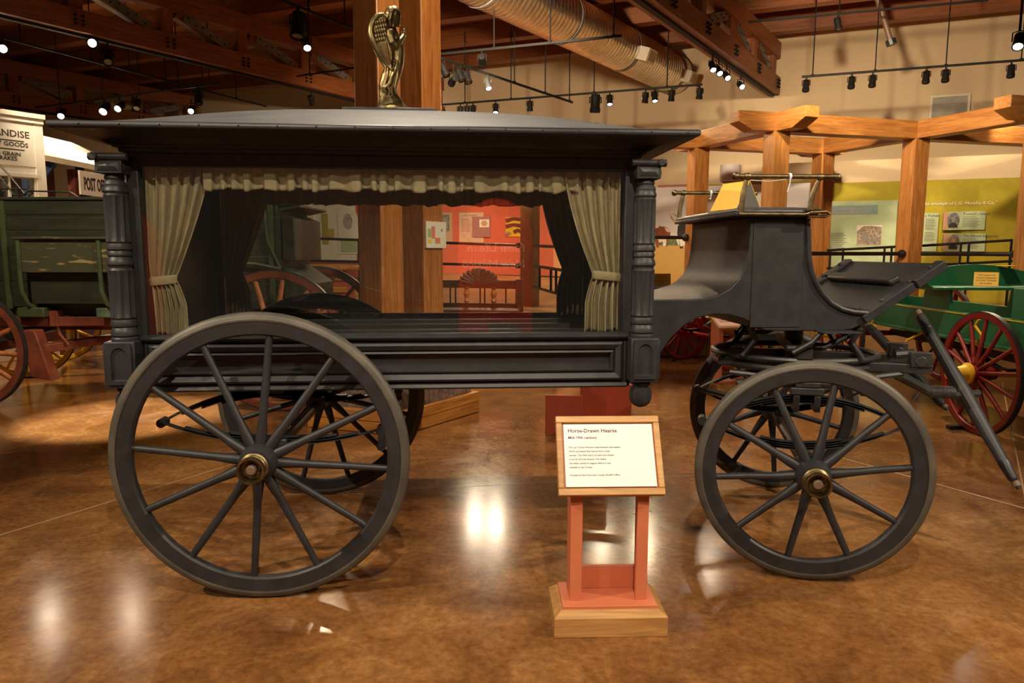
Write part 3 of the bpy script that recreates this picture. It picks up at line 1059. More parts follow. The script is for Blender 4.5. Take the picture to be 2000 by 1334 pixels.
# seat lid, cushion and brass
MB().box(2.245, 2.665, -.50, .50, 1.770, 1.790).build('seat_lid', 'black', hearse, bevel=.006)
cu = MB()
ring = lambda ins, z: [(2.25 + ins, -.495 + ins, z), (2.66 - ins, -.495 + ins, z), (2.66 - ins, .495 - ins, z), (2.25 + ins, .495 - ins, z)]
cu.loft([ring(.004, 1.788), ring(0, 1.796), ring(.006, 1.806), ring(.03, 1.815), ring(.08, 1.822), ring(.15, 1.826)])
cu.build('seat_cushion', 'leather', hearse, angle=60)
for sgn in (-1, 1):
    MB().tube([(2.26, sgn * .503, 1.782), (2.655, sgn * .503, 1.782)], .0075, 8).build('brass_edge', 'brass', hearse)
    y = sgn * .495
    rl_ = MB().tube([(2.245, y, 1.963), (2.748, y, 1.966)], .0115, 12).build('seat_rail', 'brass', hearse)
    for xx in (2.240, 2.752):
        MB().ball((xx, y, 1.963), .019, n=12).build('rail_ball', 'brass', rl_)
    for xx in (2.297, 2.662):
        MB().lathe([(.0145, -.014), (.0165, -.01), (.0165, .01), (.0145, .014)], 14, o=(xx, y, 1.9635), axis='X').build('rail_collar', 'brass', rl_)
    for xx, dx in ((2.275, .022), (2.622, .04)):
        arc = [(xx, y, 1.79), (xx + .001, y, 1.84), (xx + dx * .25, y, 1.885), (xx + dx * .7, y, 1.93), (xx + dx, y, 1.955)]
        m = MB()
        m.tube(arc, [.013, .014, .013, .012, .011], 8, flat=.35)
        m.build('rail_bracket', 'brass', hearse)
    hd = MB().tube([(2.60, sgn * .51, 1.783), (2.615, sgn * .525, 1.790), (2.69, sgn * .525, 1.793), (2.715, sgn * .52, 1.785), (2.69, sgn * .515, 1.772), (2.61, sgn * .515, 1.772)], .008, 8, close=True)
    hd.build('grab_ring', 'brass', hearse)
    MB().tube([(2.60, sgn * .50, 1.80), (2.64, sgn * .512, 1.806), (2.665, sgn * .512, 1.806)], .012, 8, flat=.6).build('ring_clip', 'brass', hearse)
    xt = 2.51 if sgn < 0 else 2.47
    tieo = MB().lathe([(.0125, -.006), (.016, -.006), (.016, .006), (.0125, .006)], 14, o=(xt, y, 1.965), axis='X', close=True)
    tieo.tube([(xt, y - .012, 1.96), (xt - .004, y - .013, 1.925), (xt - .014, y - .012, 1.89 if sgn < 0 else 1.93)], .0025, 6)
    tieo.build('cable_tie', 'white', hearse)
MB().tube([(2.505, -.49, 1.952), (2.49, -.32, 1.958), (2.466, -.128, 1.982)], .002, 6).build('white_cord', 'white', hearse)
MB().tube([(2.394, .090, 1.982), (2.43, .28, 1.962), (2.47, .48, 1.958)], .0016, 6).build('white_cord', 'white', hearse)

# sloping foot board
fa, fb = Vector((2.965, 0, 1.275)), Vector((3.36, 0, 1.545))
fd = (fb - fa).normalized()
fn = Vector((-fd.z, 0, fd.x))


def fp(s, y, h):
    p = fa + fd * s + fn * h
    return (p.x, y, p.z)


def fbox(m, s0, s1, y0, y1, h0, h1):
    vs = [fp(s, y, h) for h in (h0, h1) for y in (y0, y1) for s in (s0, s1)]
    return m.add(vs, [(0, 2, 3, 1), (4, 5, 7, 6), (0, 1, 5, 4), (2, 6, 7, 3), (0, 4, 6, 2), (1, 3, 7, 5)])


FL = (fb - fa).length
fbox(MB(), 0, FL * .62, -.455, .47, -.03, .0).build('foot_board', 'black', hearse, bevel=.005)
fbox(MB(), FL * .625, FL, -.455, .47, -.032, .0).build('foot_board', 'black', hearse, bevel=.005)
for y0, y1 in ((-.47, -.40), (.40, .475)):
    fbox(MB(), -.02, FL * .60, y0, y1, -.035, .012).build('board_cleat', 'black', hearse, bevel=.004)
    fbox(MB(), FL * .63, FL + .005, y0, y1, -.035, .012).build('board_cleat', 'black', hearse, bevel=.004)
    for s in (.12, .29, .42):
        MB().ball(fp(s, (y0 + y1) / 2, .012), .012, n=8).build('bolt', 'iron', hearse)
fbox(MB(), FL * .53, FL * .66, -.33, .33, .0, .035).build('foot_rest', 'black', hearse, bevel=.012)
fbox(MB(), .03, .055, -.34, .30, .0, .012).build('slot_strip', 'black', hearse, bevel=.003)
for y in (-.36, .36):
    MB().tube([fp(FL * .55, y, -.03), (3.02, y, 1.27), (2.93, y, 1.16), (2.80, y, 1.10), (2.60, y, 1.10)], .017, 8).build('foot_board_iron', 'iron', hearse)
for sgn in (-1, 1):
    st = [(2.70 + .16 * k / 12, 1.205 + .052 * math.sin(math.pi * k / 12)) for k in range(13)]
    MB().prism(st, sgn * SW, sgn * (SW + .006)).build('step_backplate', 'black', hearse, smooth=False)
    MB().box(2.70, 2.895, min(sgn * SW, sgn * .56), max(sgn * SW, sgn * .56), 1.196, 1.203).build('step_plate', 'black', hearse, bevel=.002)
    MB().tube([(2.74, sgn * .46, 1.196), (2.70, sgn * .44, 1.14), (2.62, sgn * .40, 1.08)], .014, 8).build('step_iron', 'iron', hearse)

# wheels (rear pair, front pair on the turned fore-carriage)
RR, RF, TR = .6664, .5454, .725
wm = ('black', 'tyre', 'black', 'black', 'brass')
for sgn in (-1, 1):
    make_wheel(hearse, (0, sgn * TR, RR * .9998), 0 if sgn < 0 else math.pi, RR, 12, R(6) if sgn < 0 else R(-14), wm, camber=.02, hub_r=.082, hub_len=.105, cap_len=.075)
GA = -.301
GM = Matrix.Translation((2.798, -.029, 0)) @ Matrix.Rotation(GA, 4, 'Z')
for sgn in (-1, 1):
    p = GM @ Vector((0, sgn * TR, RF * .9998))
    make_wheel(hearse, p, GA + (0 if sgn < 0 else math.pi), RF, 10, R(11) if sgn < 0 else R(4), wm, camber=.02, hub_r=.080, hub_len=.12, cap_len=.078)


def leaf(parent, M4, y, ends, mid, n_leaf=4, w=.05, t=.013, updown=-1):
    """stacked spring leaves: bow between two end points (x,z) through the mid height"""
    (xa, za), (xb, zb) = ends
    m = MB()
    for k in range(n_leaf):
        f = 1 - .2 * k
        pts = []
        for q in range(15):
            u = (q / 14 - .5) * f + .5
            x = xa + (xb - xa) * u
            base = za + (zb - za) * u
            sag = 4 * u * (1 - u)
            z = base + (mid - (za + zb) / 2) * sag + updown * t * k * .95
            pts.append(M4 @ Vector((x, y, z)))
        m.tube(pts, [w / 2] * 15, 4, flat=t / w)
    return m.build('spring_leaves', 'iron', parent, angle=30)


I4 = Matrix()
for sgn in (-1, 1):
    y = sgn * .50
    leaf(hearse, I4, y, ((-.515, .785), (.50, .735)), .672, updown=1)
    leaf(hearse, I4, y, ((-.515, .79), (.42, .86)), .945)
    MB().tube([(-.515, y - .03, .787), (-.515, y + .03, .787)], .022, 10).build('spring_eye', 'iron', hearse)
    sh = MB()
    sh.tube([(.515, y - .035, .735), (.515, y + .035, .735)], .026, 8)
    sh.tube([(.515, y - .04, .66), (.515, y + .04, .66)], .024, 8)
    for dy in (-.035, .035):
        sh.box(.50, .53, y + dy - .006, y + dy + .006, .655, .74)
    sh.build('spring_shackle', 'iron', hearse)
    MB().box(-.05, .07, y - .045, y + .045, .64, .705).build('axle_clamp', 'iron', hearse, bevel=.006)
    MB().box(-.06, .06, y - .04, y + .04, .925, .955).build('spring_block', 'iron', hearse, bevel=.004)
MB().tube([(.005, -.68, .665), (.005, -.5, .665), (.005, -.38, .64), (.005, .38, .64), (.005, .5, .665), (.005, .68, .665)], .026, 10).build('rear_axle', 'iron', hearse)
MB().tube([(.515, -.5, .66), (.54, -.3, .68), (.54, .3, .68), (.515, .5, .66)], .022, 8).build('cross_spring', 'iron', hearse)

# fore-carriage
g = lambda x, y, z: GM @ Vector((x, y, z))
MB().tube([g(0, -.68, .545), g(0, -.5, .545), g(0, -.36, .53), g(0, .36, .53), g(0, .5, .545), g(0, .68, .545)], .026, 10).build('front_axle', 'iron', hearse)
for sgn in (-1, 1):
    y = sgn * .45
    leaf(hearse, GM, y, ((-.50, .71), (.48, .735)), .585, updown=1)
    leaf(hearse, GM, y, ((-.50, .715), (.48, .74)), .870)
    for xx, zz in ((-.505, .712), (.485, .737)):
        MB().tube([g(xx, y - .032, zz), g(xx, y + .032, zz)], .024, 10).build('spring_eye', 'iron', hearse)
    cbk = MB()
    for x0_, x1_, z0_, z1_ in ((-.075, .085, .875, .915), (-.055, .065, .915, .945), (-.06, -.03, .79, .875), (.04, .07, .79, .875)):
        vs = [g(x, yy, z) for z in (z0_, z1_) for yy in (y - .05, y + .05) for x in (x0_, x1_)]
        cbk.add(vs, [(0, 2, 3, 1), (4, 5, 7, 6), (0, 1, 5, 4), (2, 6, 7, 3), (0, 4, 6, 2), (1, 3, 7, 5)])
    cbk.build('spring_clamp', 'iron', hearse, bevel=.006)
    MB().tube([g(-.02, y, .60), g(.0, y - sgn * .0, .555)], .04, 8, flat=.6).build('axle_clamp', 'iron', hearse)
    MB().tube([g(-.34, y - .02, .925), g(.0, y, .935), g(.33, y + .02, .93)], [.02, .026, .02], 10).build('spring_bar', 'iron', hearse)
for z, r, w in ((1.035, .44, .017), (.985, .42, .020)):
    MB().tube([g(r * math.cos(R(a)), r * .86 * math.sin(R(a)), z) for a in range(0, 360, 8)], w, 8, close=True).build('fifth_wheel_ring', 'iron', hearse)
for y in (-.2, .2):
    MB().bar(g(-.42, y, 1.0), g(.66, y, .99), .045, .05).build('gear_beam', 'iron', hearse, bevel=.005)
    MB().tube([g(-.36, y * 1.3, .945), g(-.1, y * 1.5, .93), g(.3, y * 1.5, .94), g(.52, y, .96)], .017, 8).build('gear_brace', 'iron', hearse)
MB().bar(g(-.05, -.5, .955), g(-.05, .5, .955), .07, .05).build('gear_bolster', 'iron', hearse, bevel=.005)
MB().bar(g(.0, -.4, 1.075), g(.0, .4, 1.075), .08, .06).build('body_bolster', 'iron', hearse, bevel=.005)
MB().lathe([(.03, .93), (.03, 1.10), (.05, 1.10), (.05, 1.2)], 12, o=g(0, 0, 0)).build('king_pin', 'iron', hearse)
for xx in (-.3, .3):
    for y in (-.3, .3):
        MB().tube([g(xx, y, 1.04), g(xx * .8, y, 1.13), g(xx * .9, y * 1.1, 1.21)], .019, 8).build('body_prop', 'iron', hearse)
for y in (-.2, .2):
    jb = MB()
    jb.lathe([(.03, -.035), (.03, .035)], 8, o=(0, 0, 0), axis='Y')
    jb.box(-.05, .05, -.03, .03, -.03, .05)
    jb.build('shaft_coupling', 'iron', hearse, Matrix.Translation(g(.60, y, 1.03)) @ Matrix.Rotation(GA, 4, 'Z'), bevel=.004)
MB().tube([g(.50, -.12, 1.05), g(.60, -.1, 1.06)], .022, 8).build('coupling_pin', 'iron', hearse)
# pole stub with leather-wrapped end, and the two swingle-trees
HI = HM.inverted()
pa = HI @ at(1735, 722, 3.95)
pm = HI @ at(1815, 765, 3.93)
pe = HI @ at(1912, 768, 3.93)
MB().tube([g(.30, 0, .965), g(.50, 0, .955), pa, pm, HI @ at(1860, 772, 3.93), pe], [.03, .034, .032, .028, .02, .022], 10).build('draught_pole', 'iron', hearse)
wr = MB()
for k in range(9):
    wr.lathe([(.030, -.008), (.036, 0), (.030, .008)], 12, o=(0, 0, 0), axis='X')
    q = (pe - pm).normalized().to_track_quat('X', 'Z').to_matrix()
    wr.v[-36:] = [tuple(q @ Vector(v) + pm + (pe - pm) * (.02 + .055 * k)) for v in wr.v[-36:]]
wr.build('leather_wrapping', 'leather', hearse)
for (a, Ya), (b, Yb) in ((((1790, 605), 4.25), ((1990, 955), 3.62)), (((1692, 632), 5.0), ((1850, 800), 4.4))):
    A, B = HI @ at(*a, Ya), HI @ at(*b, Yb)
    D = B - A
    rs = [(0, .012), (.03, .018), (.04, .026), (.12, .030), (.13, .034), (.2, .031), (.35, .036), (.5, .042), (.65, .037), (.8, .030), (.87, .028), (.88, .030), (.95, .024), (.96, .017), (1, .010)]
    sw = MB().tube([A + D * t for t, _ in rs], [r for _, r in rs], 14).build('swingle_tree', 'black', hearse, angle=25)
    for t in (.02, .125, .875, .975):
        MB().tube([A + D * (t - .012), A + D * (t + .012)], .031 if .1 < t < .9 else .021, 12).build('iron_ferrule', 'iron' if .1 < t < .9 else 'nut', sw)
MB().tube([HI @ at(1700, 700, 4.3), HI @ at(1745, 700, 4.2), HI @ at(1790, 715, 4.1)], .028, 8).build('evener_bar', 'iron', hearse)
MB().tube([HI @ at(1775, 795, 4.35), HI @ at(1800, 762, 4.3), HI @ at(1818, 757, 4.3)], .012, 6, flat=.5).build('leather_strap', 'leather', hearse)

# ------------------------------------------------------------------ track lighting
_can = MB().lathe([(.018, -.10), (.052, -.095), (.055, -.06), (.055, .05), (.062, .06), (.062, .105), (.050, .105), (.047, .085), (.002, .085)], 18, axis='X').mesh('lamp_can')
_lens = MB().lathe([(.046, .087), (.046, .092), (.030, .098), (.004, .100)], 16, axis='X').mesh('lamp_lens')
_lens_lit = _lens.copy()


def spotlight(pos, aim, lit, label, group, drop=.16, size=1.0, energy=0.0, angle=55, blend=.6, soft=.045, offscreen=False, color=WARM):
    pos, aim = Vector(pos), Vector(aim)
    t = thing('track_spotlight', label, 'spotlight', pos, 0, group)
    d = (aim - pos).normalized()
    q = d.to_track_quat('X', 'Z').to_matrix().to_4x4() @ Matrix.Scale(size, 4)
    put('lamp_can', _can, 'fixture', t, q)
    put('lamp_lens', _lens_lit if lit else _lens, 'lens_on' if lit else 'lens_off', t, q)
    y = MB()
    side = q.to_3x3() @ Vector((0, 1, 0))
    s = .066
    side = Vector((side.x, side.y, 0)).normalized() * s * size
    dl = min(drop, .18 * size)
    y.tube([side * 1, side * 1 + Vector((0, 0, dl * .55)), Vector((0, 0, dl * .62)), -side + Vector((0, 0, dl * .55)), -side], .008 * size, 6)
    y.tube([Vector((0, 0, dl * .6)), Vector((0, 0, drop))], .014 * size, 8)
    y.build('lamp_yoke', 'fixture', t)
    if energy:
        spot_light('track_lamp_light_offscreen' if offscreen else 'track_lamp_light', pos + d * .13 * size, aim, energy, angle, blend, soft, color)
    return t


def track(a, b, label, rods=(), w=.035, top=6.2):
    t = thing('lighting_track', label, 'lighting track')
    beam('track_bar', a, b, w, w, 'fixture', t, 0)
    for k in rods:
        k, under = k if isinstance(k, tuple) else (k, False)
        p = a + (b - a) * k
        if under:                                    # this rod hangs from the underside of the duct
            e = (p - da).dot(Vector((dl.y, -dl.x, 0)).normalized())
            top_z = da.z - math.sqrt(max(0, .43 ** 2 - e * e)) + .012
        else:
            top_z = top
        MB().tube([p, Vector((p.x, p.y, top_z))], .011, 6).build('hanger_rod', 'fixture', t)
        MB().lathe([(.028, 0), (.028, .03)], 8, o=p).build('rod_clamp', 'fixture', t)
    return t


def head_on(a, b, px, drop=.16):
    """point under track a-b seen at image column px"""
    lo, hi = 0.0, 1.0
    f = lambda k: (a + (b - a) * k)
    def col(p):
        c, s = math.cos(PITCH), math.sin(PITCH)
        return 1000 + F_PX * p.x / (p.y * c - (p.z - CAM_H) * s)
    for _ in range(40):
        m = (lo + hi) / 2
        if (col(f(m)) < px) == (col(b) > col(a)):
            lo = m
        else:
            hi = m
    return f(lo) - Vector((0, 0, drop))


# rail along the end wall
T1a, T1b = atz(858, 205, 4.75), atz(1372, 165, 4.75)
track(T1a, T1b, 'black lighting track hung along the end wall beside the duct', (.11, .3, (.62, True), .88))
for px, lit in ((898, 0), (911, 0), (923, 1), (967, 1), (1034, 0), (1190, 1), (1260, 0), (1278, 1), (1311, 0), (1366, 0)):
    p = head_on(T1a, T1b, px)
    tgt = p + (Vector((0, -.4, -1)) if lit else Vector((random.uniform(-.08, .08), .25, -1)))
    spotlight(p, tgt, lit, ('lit' if lit else 'unlit') + ' black track lamp on the rail along the end wall below the duct', 'lamps on the end-wall rail', energy=(90 if lit else 0), angle=150, blend=.3)
p = head_on(T1a, T1b, 1162, .2)
spotlight(p, p + Vector((0, .3, -1)), 0, 'large unlit barrel lamp on the rail along the end wall', 'lamps on the end-wall rail', size=1.7, drop=.2)
T2a, T2b = atz(1566, 150, 4.75), atz(2030, 115, 4.75)
track(T2a, T2b, 'black lighting track hung above the timber pergola', (.05, .33, .63, .93))
for px, lit, e in ((1574, 0, 0), (1663, 0, 0), (1704, 1, 260), (1809, 0, 0), (1847, 0, 0), (1975, 1, 260)):
    p = head_on(T2a, T2b, px)
    tgt = onwall(px - 30, 470)
    spotlight(p, tgt, lit, ('lit' if lit else 'unlit') + ' black track lamp on the rail above the pergola', 'lamps above the pergola', energy=e, angle=75)
T3a, T3b = atz(858, 106, 4.75), atz(1214, 70, 4.75)
track(T3a, T3b, 'black lighting track crossing in front of the duct', (.32, (.63, True), .96))
spotlight(head_on(T3a, T3b, 940), (-.4, 18.2, 1.9), 1, 'lit black track lamp on the rail crossing before the duct', 'lamps before the duct', energy=600, angle=60)
T4a, T4b = atz(858, 113, 4.6), atz(1118, 200, 4.6)
track(T4a, T4b, 'black lighting track running back from the twin posts to the end wall', (.5, .75, .97))
for px, lit in ((866, 0), (884, 1), (897, 0), (911, 0), (951, 1)):
    p = head_on(T4a, T4b, px) - (Vector((0, 0, .12)) if px == 884 else Vector((0, 0, 0)))
    spotlight(p, (-4.4, 19.4, 2.2) if px == 884 else (.5, 11, .8), lit, ('lit' if lit else 'unlit') + ' black track lamp on the rail behind the twin posts', 'lamps behind the twin posts', energy=(0 if not lit else 700 if px == 884 else 220), angle=70, drop=.28 if px == 884 else .16)
T5a, T5b = atz(1462, 43, 5.6), atz(1930, 0, 5.6)
track(T5a, T5b, 'thin black lighting track up between the ceiling beams', (.4,), w=.03)
spotlight(head_on(T5a, T5b, 1636), (6, 12, 2), 0, 'small unlit lamp on the thin track between the ceiling beams', 'lamps near the ceiling')
# under the truss beside the pergola
for px, k in ((1391, 0), (1403, 1), (1418, 2), (1446, 3)):
    p = head_on(Vector((2.31, 11.3, 5.06)), Vector((5.75, 16.45, 5.06)), px, .2)
    spotlight(p, (3.6 + .5 * k, 10.5 - .3 * k, 1.6), 1, 'lit black lamp in the row of four under the roof truss by the pergola', 'row of four lamps under the truss', drop=.2, energy=45, angle=62)
# left side of the hall
L1a, L1b = Vector((-7.69, 11.23, 5.06)) - U * 8, Vector((-7.69, 11.23, 5.06)) + U * 10
spotlight(head_on(L1a, L1b, 178, .05), (-.6, 1.5, 1.8), 1, 'glaring lit lamp under the long roof truss over the green farm wagon', 'lamps under the long truss', size=1.3, drop=.1, energy=28, angle=60)
spotlight(head_on(L1a, L1b, 208, .22), (-5, 9, 0), 0, 'unlit square-shouldered lamp tilted under the long roof truss', 'lamps under the long truss', size=1.4, drop=.22)
spotlight(head_on(L1a, L1b, 606, .18), (-4, 20, 1), 0, 'unlit small lamp near the far end of the long roof truss', 'lamps under the long truss', drop=.18)
L2a, L2b = atz(-40, 62, 4.9), atz(520, 208, 4.9)
track(L2a, L2b, 'long black lighting track hung over the wagons and shop fronts', (.1, .3, .42, .55, .7, .85), w=.03)
spotlight(head_on(L2a, L2b, 3, .16), (-2.2, 2.5, 1.6), 1, 'glaring lit lamp on the long track over the wagons', 'lamps over the wagons', size=1.2, energy=28, angle=60)
L3a, L3b = atz(70, 210, 4.75), atz(430, 163, 4.75)
track(L3a, L3b, 'black lighting track crossing above the post office porch', (.15, .4, .6, .8, .95), w=.03)
for px, lit, sz in ((118, 1, 1.3), (203, 1, 1.5), (232, 1, 1.3), (265, 0, 1.2)):
    spotlight(head_on(L3a, L3b, px, .2), (-6.5 + random.uniform(-1.5, 1.5), 10 + random.uniform(-1, 3), 1.0), lit, ('lit' if lit else 'unlit') + ' barrel lamp on the track above the post office porch', 'lamps above the post office', size=sz, drop=.2, energy=(260 if lit else 0), angle=70)
spotlight(head_on(L3a, L3b, 385, .2), (-6, 14, 1), 0, 'unlit barrel lamp at the end of the track above the porch', 'lamps above the post office', size=1.3, drop=.2)
spotlight(at(374, 214, 15), (-5, 9, 1), 1, 'lit lamp hanging low behind the hearse roof', 'lamps over the wagons', size=1.1, drop=.2, energy=200, angle=70)
L4a, L4b = atz(500, -20, 4.9), atz(690, 56, 4.9)
track(L4a, L4b, 'black lighting track passing high beside the twin posts', (.5, .9), w=.03)
spotlight(head_on(L4a, L4b, 580, .24), (-3, 9, 0), 0, 'big unlit barrel lamp high beside the twin posts', 'lamps beside the twin posts', size=1.7, drop=.24)
spotlight(head_on(L4a, L4b, 595, .45), (-1.5, 7.2, .5), 1, 'small lit lamp under the big barrel lamp beside the twin posts', 'lamps beside the twin posts', drop=.4, energy=150, angle=50)
L5a, L5b = atz(580, 149, 4.9), atz(860, 108, 4.9)
track(L5a, L5b, 'black lighting track passing behind the twin posts', (.1,), w=.025)
L6a, L6b = atz(1985, 90, 4.6), atz(2060, 20, 4.6)
spotlight(at(1990, 80, 9.5), (4.5, 7, .5), 1, 'lit lamp high over the green spring wagon', 'lamps over the spring wagon', size=1.1, energy=420, angle=42, drop=.9)

# lamps over and behind the visitor's place, aimed at the hearse
key = [((-4.9, .9, 4.7), (-.9, 3.6, .5), 760, 58), ((-2.9, -1.3, 4.7), (-.8, 3.4, .4), 220, 50), ((5.6, 1.2, 4.7), (1.8, 3.9, .5), 740, 58), ((3.9, -1.0, 4.7), (1.3, 3.4, .4), 220, 50), ((.3, -.35, 4.7), (.2, 2.4, .2), 520, 80), ((-.6, 4.5, 4.9), (-.4, 3.4, 0), 420, 80)]
for k, (p, q, e, a) in enumerate(key):
    spotlight(p, q, 1, 'lit black lamp aimed down at the hearse from above', 'lamps aimed at the hearse', energy=e, angle=a, soft=.015, drop=1.7, offscreen=True, color=SOFT_WARM)
# out-of-view lamps high in the hall, some added as fill, that wash the end wall, the pergola, the posts and the wagons
wash = [((-.8, 9.2, 5.0), (1.6, 18, 4.1), 1000, 75, 'end wall beside the duct'), ((3.6, 8.6, 5.0), (8.4, 15.4, 3.9), 1000, 75, 'end wall above the pergola'),
        ((1.2, 6.9, 5.0), (5.4, 12.2, 2.6), 1000, 58, 'pergola'), ((1.9, 4.4, 5.0), (-.9, 7.2, 2.7), 640, 58, 'twin timber posts'), ((-4.2, 4.2, 5.0), (-4.6, 7.4, 1.4), 460, 60, 'green farm wagon'),
        ((-8.2, 7.6, 5.0), (-8.6, 11.5, 2.2), 420, 70, 'shop front'), ((-6.2, 9.6, 5.0), (-7.6, 12.6, 2.6), 280, 60, 'post office porch'), ((-4.6, 5.2, 5.0), (-3.75, 6.75, 0), 2600, 23, 'floor beside the farm wagon'), ((.2, 9.0, 5.0), (.3, 7.3, 0), 420, 50, 'floor behind the hearse as added fill'), ((3.0, 8.8, 5.0), (2.5, 6.7, 0), 360, 46, 'floor before the scarlet carriage as added fill'), ((3.0, 5.6, 4.9), (4.6, 7.4, .8), 420, 50, 'spring wagon'), ((-.5, -.2, 4.8), (-.8, -2.2, 1.4), 1300, 95, 'red exhibit panels as added fill'), ((-8.2, 8.4, 5.0), (-6.3, 9.7, .4), 800, 42, 'yellow wagon gear as added fill')]  # hearse and carriage floor, exhibit panel and yellow gear lamps: unseen, added fill
for p, q, e, a, what in wash:
    spotlight(p, q, 1, 'lit black lamp aimed at the ' + what, 'wash lamps', energy=e, angle=a, soft=(.02 if 'floor' in what else .12), drop=1.4, offscreen=True, color=((1, .93, .84) if 'beside the farm' in what else SOFT_WARM if 'floor' in what else WARM))

# ------------------------------------------------------------------ bronze angel on the hearse roof
ZR = 2.322
ang = thing('angel_statue', 'gilt bronze praying angel standing on a rock, on a black plate on the hearse roof', 'statue', HM @ Vector((.552, 0, ZR)), HP)
MB().box(-.24, .24, -.17, .17, -.018, .0).build('base_plate', 'iron', ang, bevel=.003)
K = .000465
ax = lambda cx: (cx - 420) * K
az = lambda cy: (1235 - cy) * K
bd = MB()
sec = [(400, 1070, 58, .036), (402, 1000, 62, .038), (415, 920, 72, .042), (432, 840, 80, .044), (450, 770, 86, .045), (470, 700, 82, .044), (488, 630, 72, .040), (490, 570, 74, .041), (478, 500, 80, .046), (460, 430, 82, .050), (445, 375, 68, .052), (440, 335, 46, .038), (442, 300, 34, .020), (446, 262, 34, .020)]
bd.loft([[(ax(cx) + hx * K * math.cos(t), hy * math.sin(t), az(cy)) for t in [2 * math.pi * q / 20 for q in range(20)]] for cx, cy, hx, hy in sec])
# robe folds
for y, c0, c1 in ((-.040, 330, 400), (-.046, 380, 455), (-.036, 450, 500), (.040, 330, 400), (.046, 390, 460), (-.02, 300, 365)):
    bd.tube([(ax(c1), y * .9, az(690)), (ax((c0 + c1) / 2 + 8), y, az(850)), (ax(c0 + 5), y, az(960)), (ax(c0 + 25), y * .9, az(1040))], [.005, .008, .009, .006], 6)
# skirt swept behind
bd.tube([(ax(400), 0, az(720)), (ax(355), 0, az(820)), (ax(320), 0, az(940)), (ax(315), 0, az(1060))], [.022, .026, .026, .022], 10)
bd.tube([(ax(440), -.045, az(680)), (ax(485), -.046, az(690)), (ax(470), -.047, az(770)), (ax(430), -.046, az(850)), (ax(400), -.047, az(930)), (ax(350), -.044, az(975))], [.008, .010, .010, .009, .012, .010], 6)
# head, hair, face
bd.ball((ax(455), 0, az(165)), .037, .034, .048, 16)
bd.ball((ax(422), 0, az(180)), .037, .036, .052, 14)
bd.tube([(ax(400), 0, az(180)), (ax(385), 0, az(260)), (ax(395), 0, az(330))], [.034, .034, .026], 12)
for s in (-1, 1):
    bd.tube([(ax(470), s * .020, az(112)), (ax(430), s * .031, az(165)), (ax(410), s * .034, az(240)), (ax(415), s * .030, az(310))], [.012, .013, .014, .010], 8)
bd.ball((ax(474), 0, az(205)), .025, .024, .038, 12)
bd.tube([(ax(512), 0, az(190)), (ax(522), 0, az(214)), (ax(508), 0, az(224))], [.004, .006, .005], 6)
bd.ball((ax(508), 0, az(240)), .008, .012, .004, 8)
bd.ball((ax(500), 0, az(268)), .011, .012, .011, 8)
for s in (-1, 1):
    bd.ball((ax(502), s * .012, az(200)), .006, .006, .004, 8)
# arms raised in prayer, hands with fingers
for s in (-1, 1):
    bd.tube([(ax(420), s * .052, az(372)), (ax(425), s * .060, az(430)), (ax(445), s * .062, az(500)), (ax(468), s * .058, az(520)), (ax(505), s * .042, az(478)), (ax(545), s * .022, az(420)), (ax(560), s * .011, az(385))], [.024, .023, .021, .021, .018, .014, .011], 12)
    bd.tube([(ax(558), s * .009, az(392)), (ax(566), s * .007, az(360))], [.012, .013], 10, flat=.6)
    for k, (dx, top) in enumerate(((-17, 330), (-6, 312), (5, 306), (15, 312))):
        bd.tube([(ax(560 + dx * .8), s * .0065, az(368)), (ax(562 + dx), s * .006, az(340)), (ax(558 + dx), s * .004, az(top))], [.0052, .005, .0036], 6)
    bd.tube([(ax(548), s * .009, az(385)), (ax(535), s * .008, az(360)), (ax(532), s * .006, az(342))], [.006, .0052, .004], 6)
bo = bd.build('figure', 'bronze', ang, angle=180)
rmod = bo.modifiers.new('fuse', 'REMESH')
rmod.mode = 'VOXEL'
rmod.voxel_size = .0021
rmod.use_smooth_shade = True
sm_ = bo.modifiers.new('soften', 'SMOOTH')
sm_.iterations = 3
sm_.factor = .5
# wings
for s in (-1, 1):
    wo = [(372, 210), (340, 168), (290, 185), (245, 245), (218, 320), (214, 390), (240, 480), (285, 590), (340, 690), (385, 745), (430, 790), (420, 700), (405, 600), (388, 500), (376, 420), (376, 310)]

    wo = [(cx, cy + 45 * max(0, 1 - cy / 700)) for cx, cy in wo]

    def wy(cx, cy):
        return s * (.040 + (420 - cx) * .00012 + (.018 if cy > 500 else .018 * cy / 500))
    wg = MB()
    wg.loft([[(ax(cx), wy(cx, cy) + s * o, az(cy)) for cx, cy in wo] for o in (-.008, .008)])
    lead = [wo[k] for k in (0, 1, 2, 3, 4, 5, 6, 7, 8, 9, 10)]
    wg.tube([(ax(cx), wy(cx, cy), az(cy)) for cx, cy in lead], [.010, .014, .016, .017, .018, .018, .017, .014, .011, .008, .005], 8)
    for k in range(6):                                   # long flight feathers
        t = k / 5
        wg.tube([(ax(285 + 85 * t), wy(300, 480) + s * .010, az(520 - 20 * t)), (ax(335 + 60 * t), wy(340, 620) + s * .011, az(640 - 10 * t)), (ax(400 + 22 * t), wy(420, 760) + s * .009, az(740 - 20 * t))], [.009, .008, .004], 6)
    for row in range(5):                                 # small coverts in rows
        for k in range(5):
            cx = 268 + 24 * k + (12 if row % 2 else 0) - row * 2
            cy = 300 + 48 * row - 8 * k
            if cx < 376:
                wg.ball((ax(cx), wy(cx, cy) + s * .009, az(cy)), .0085, .006, .013, 8)
    wg.build('wing', 'bronze', ang, angle=50)
rk = MB()
rings = []
rnd = random.Random(4)
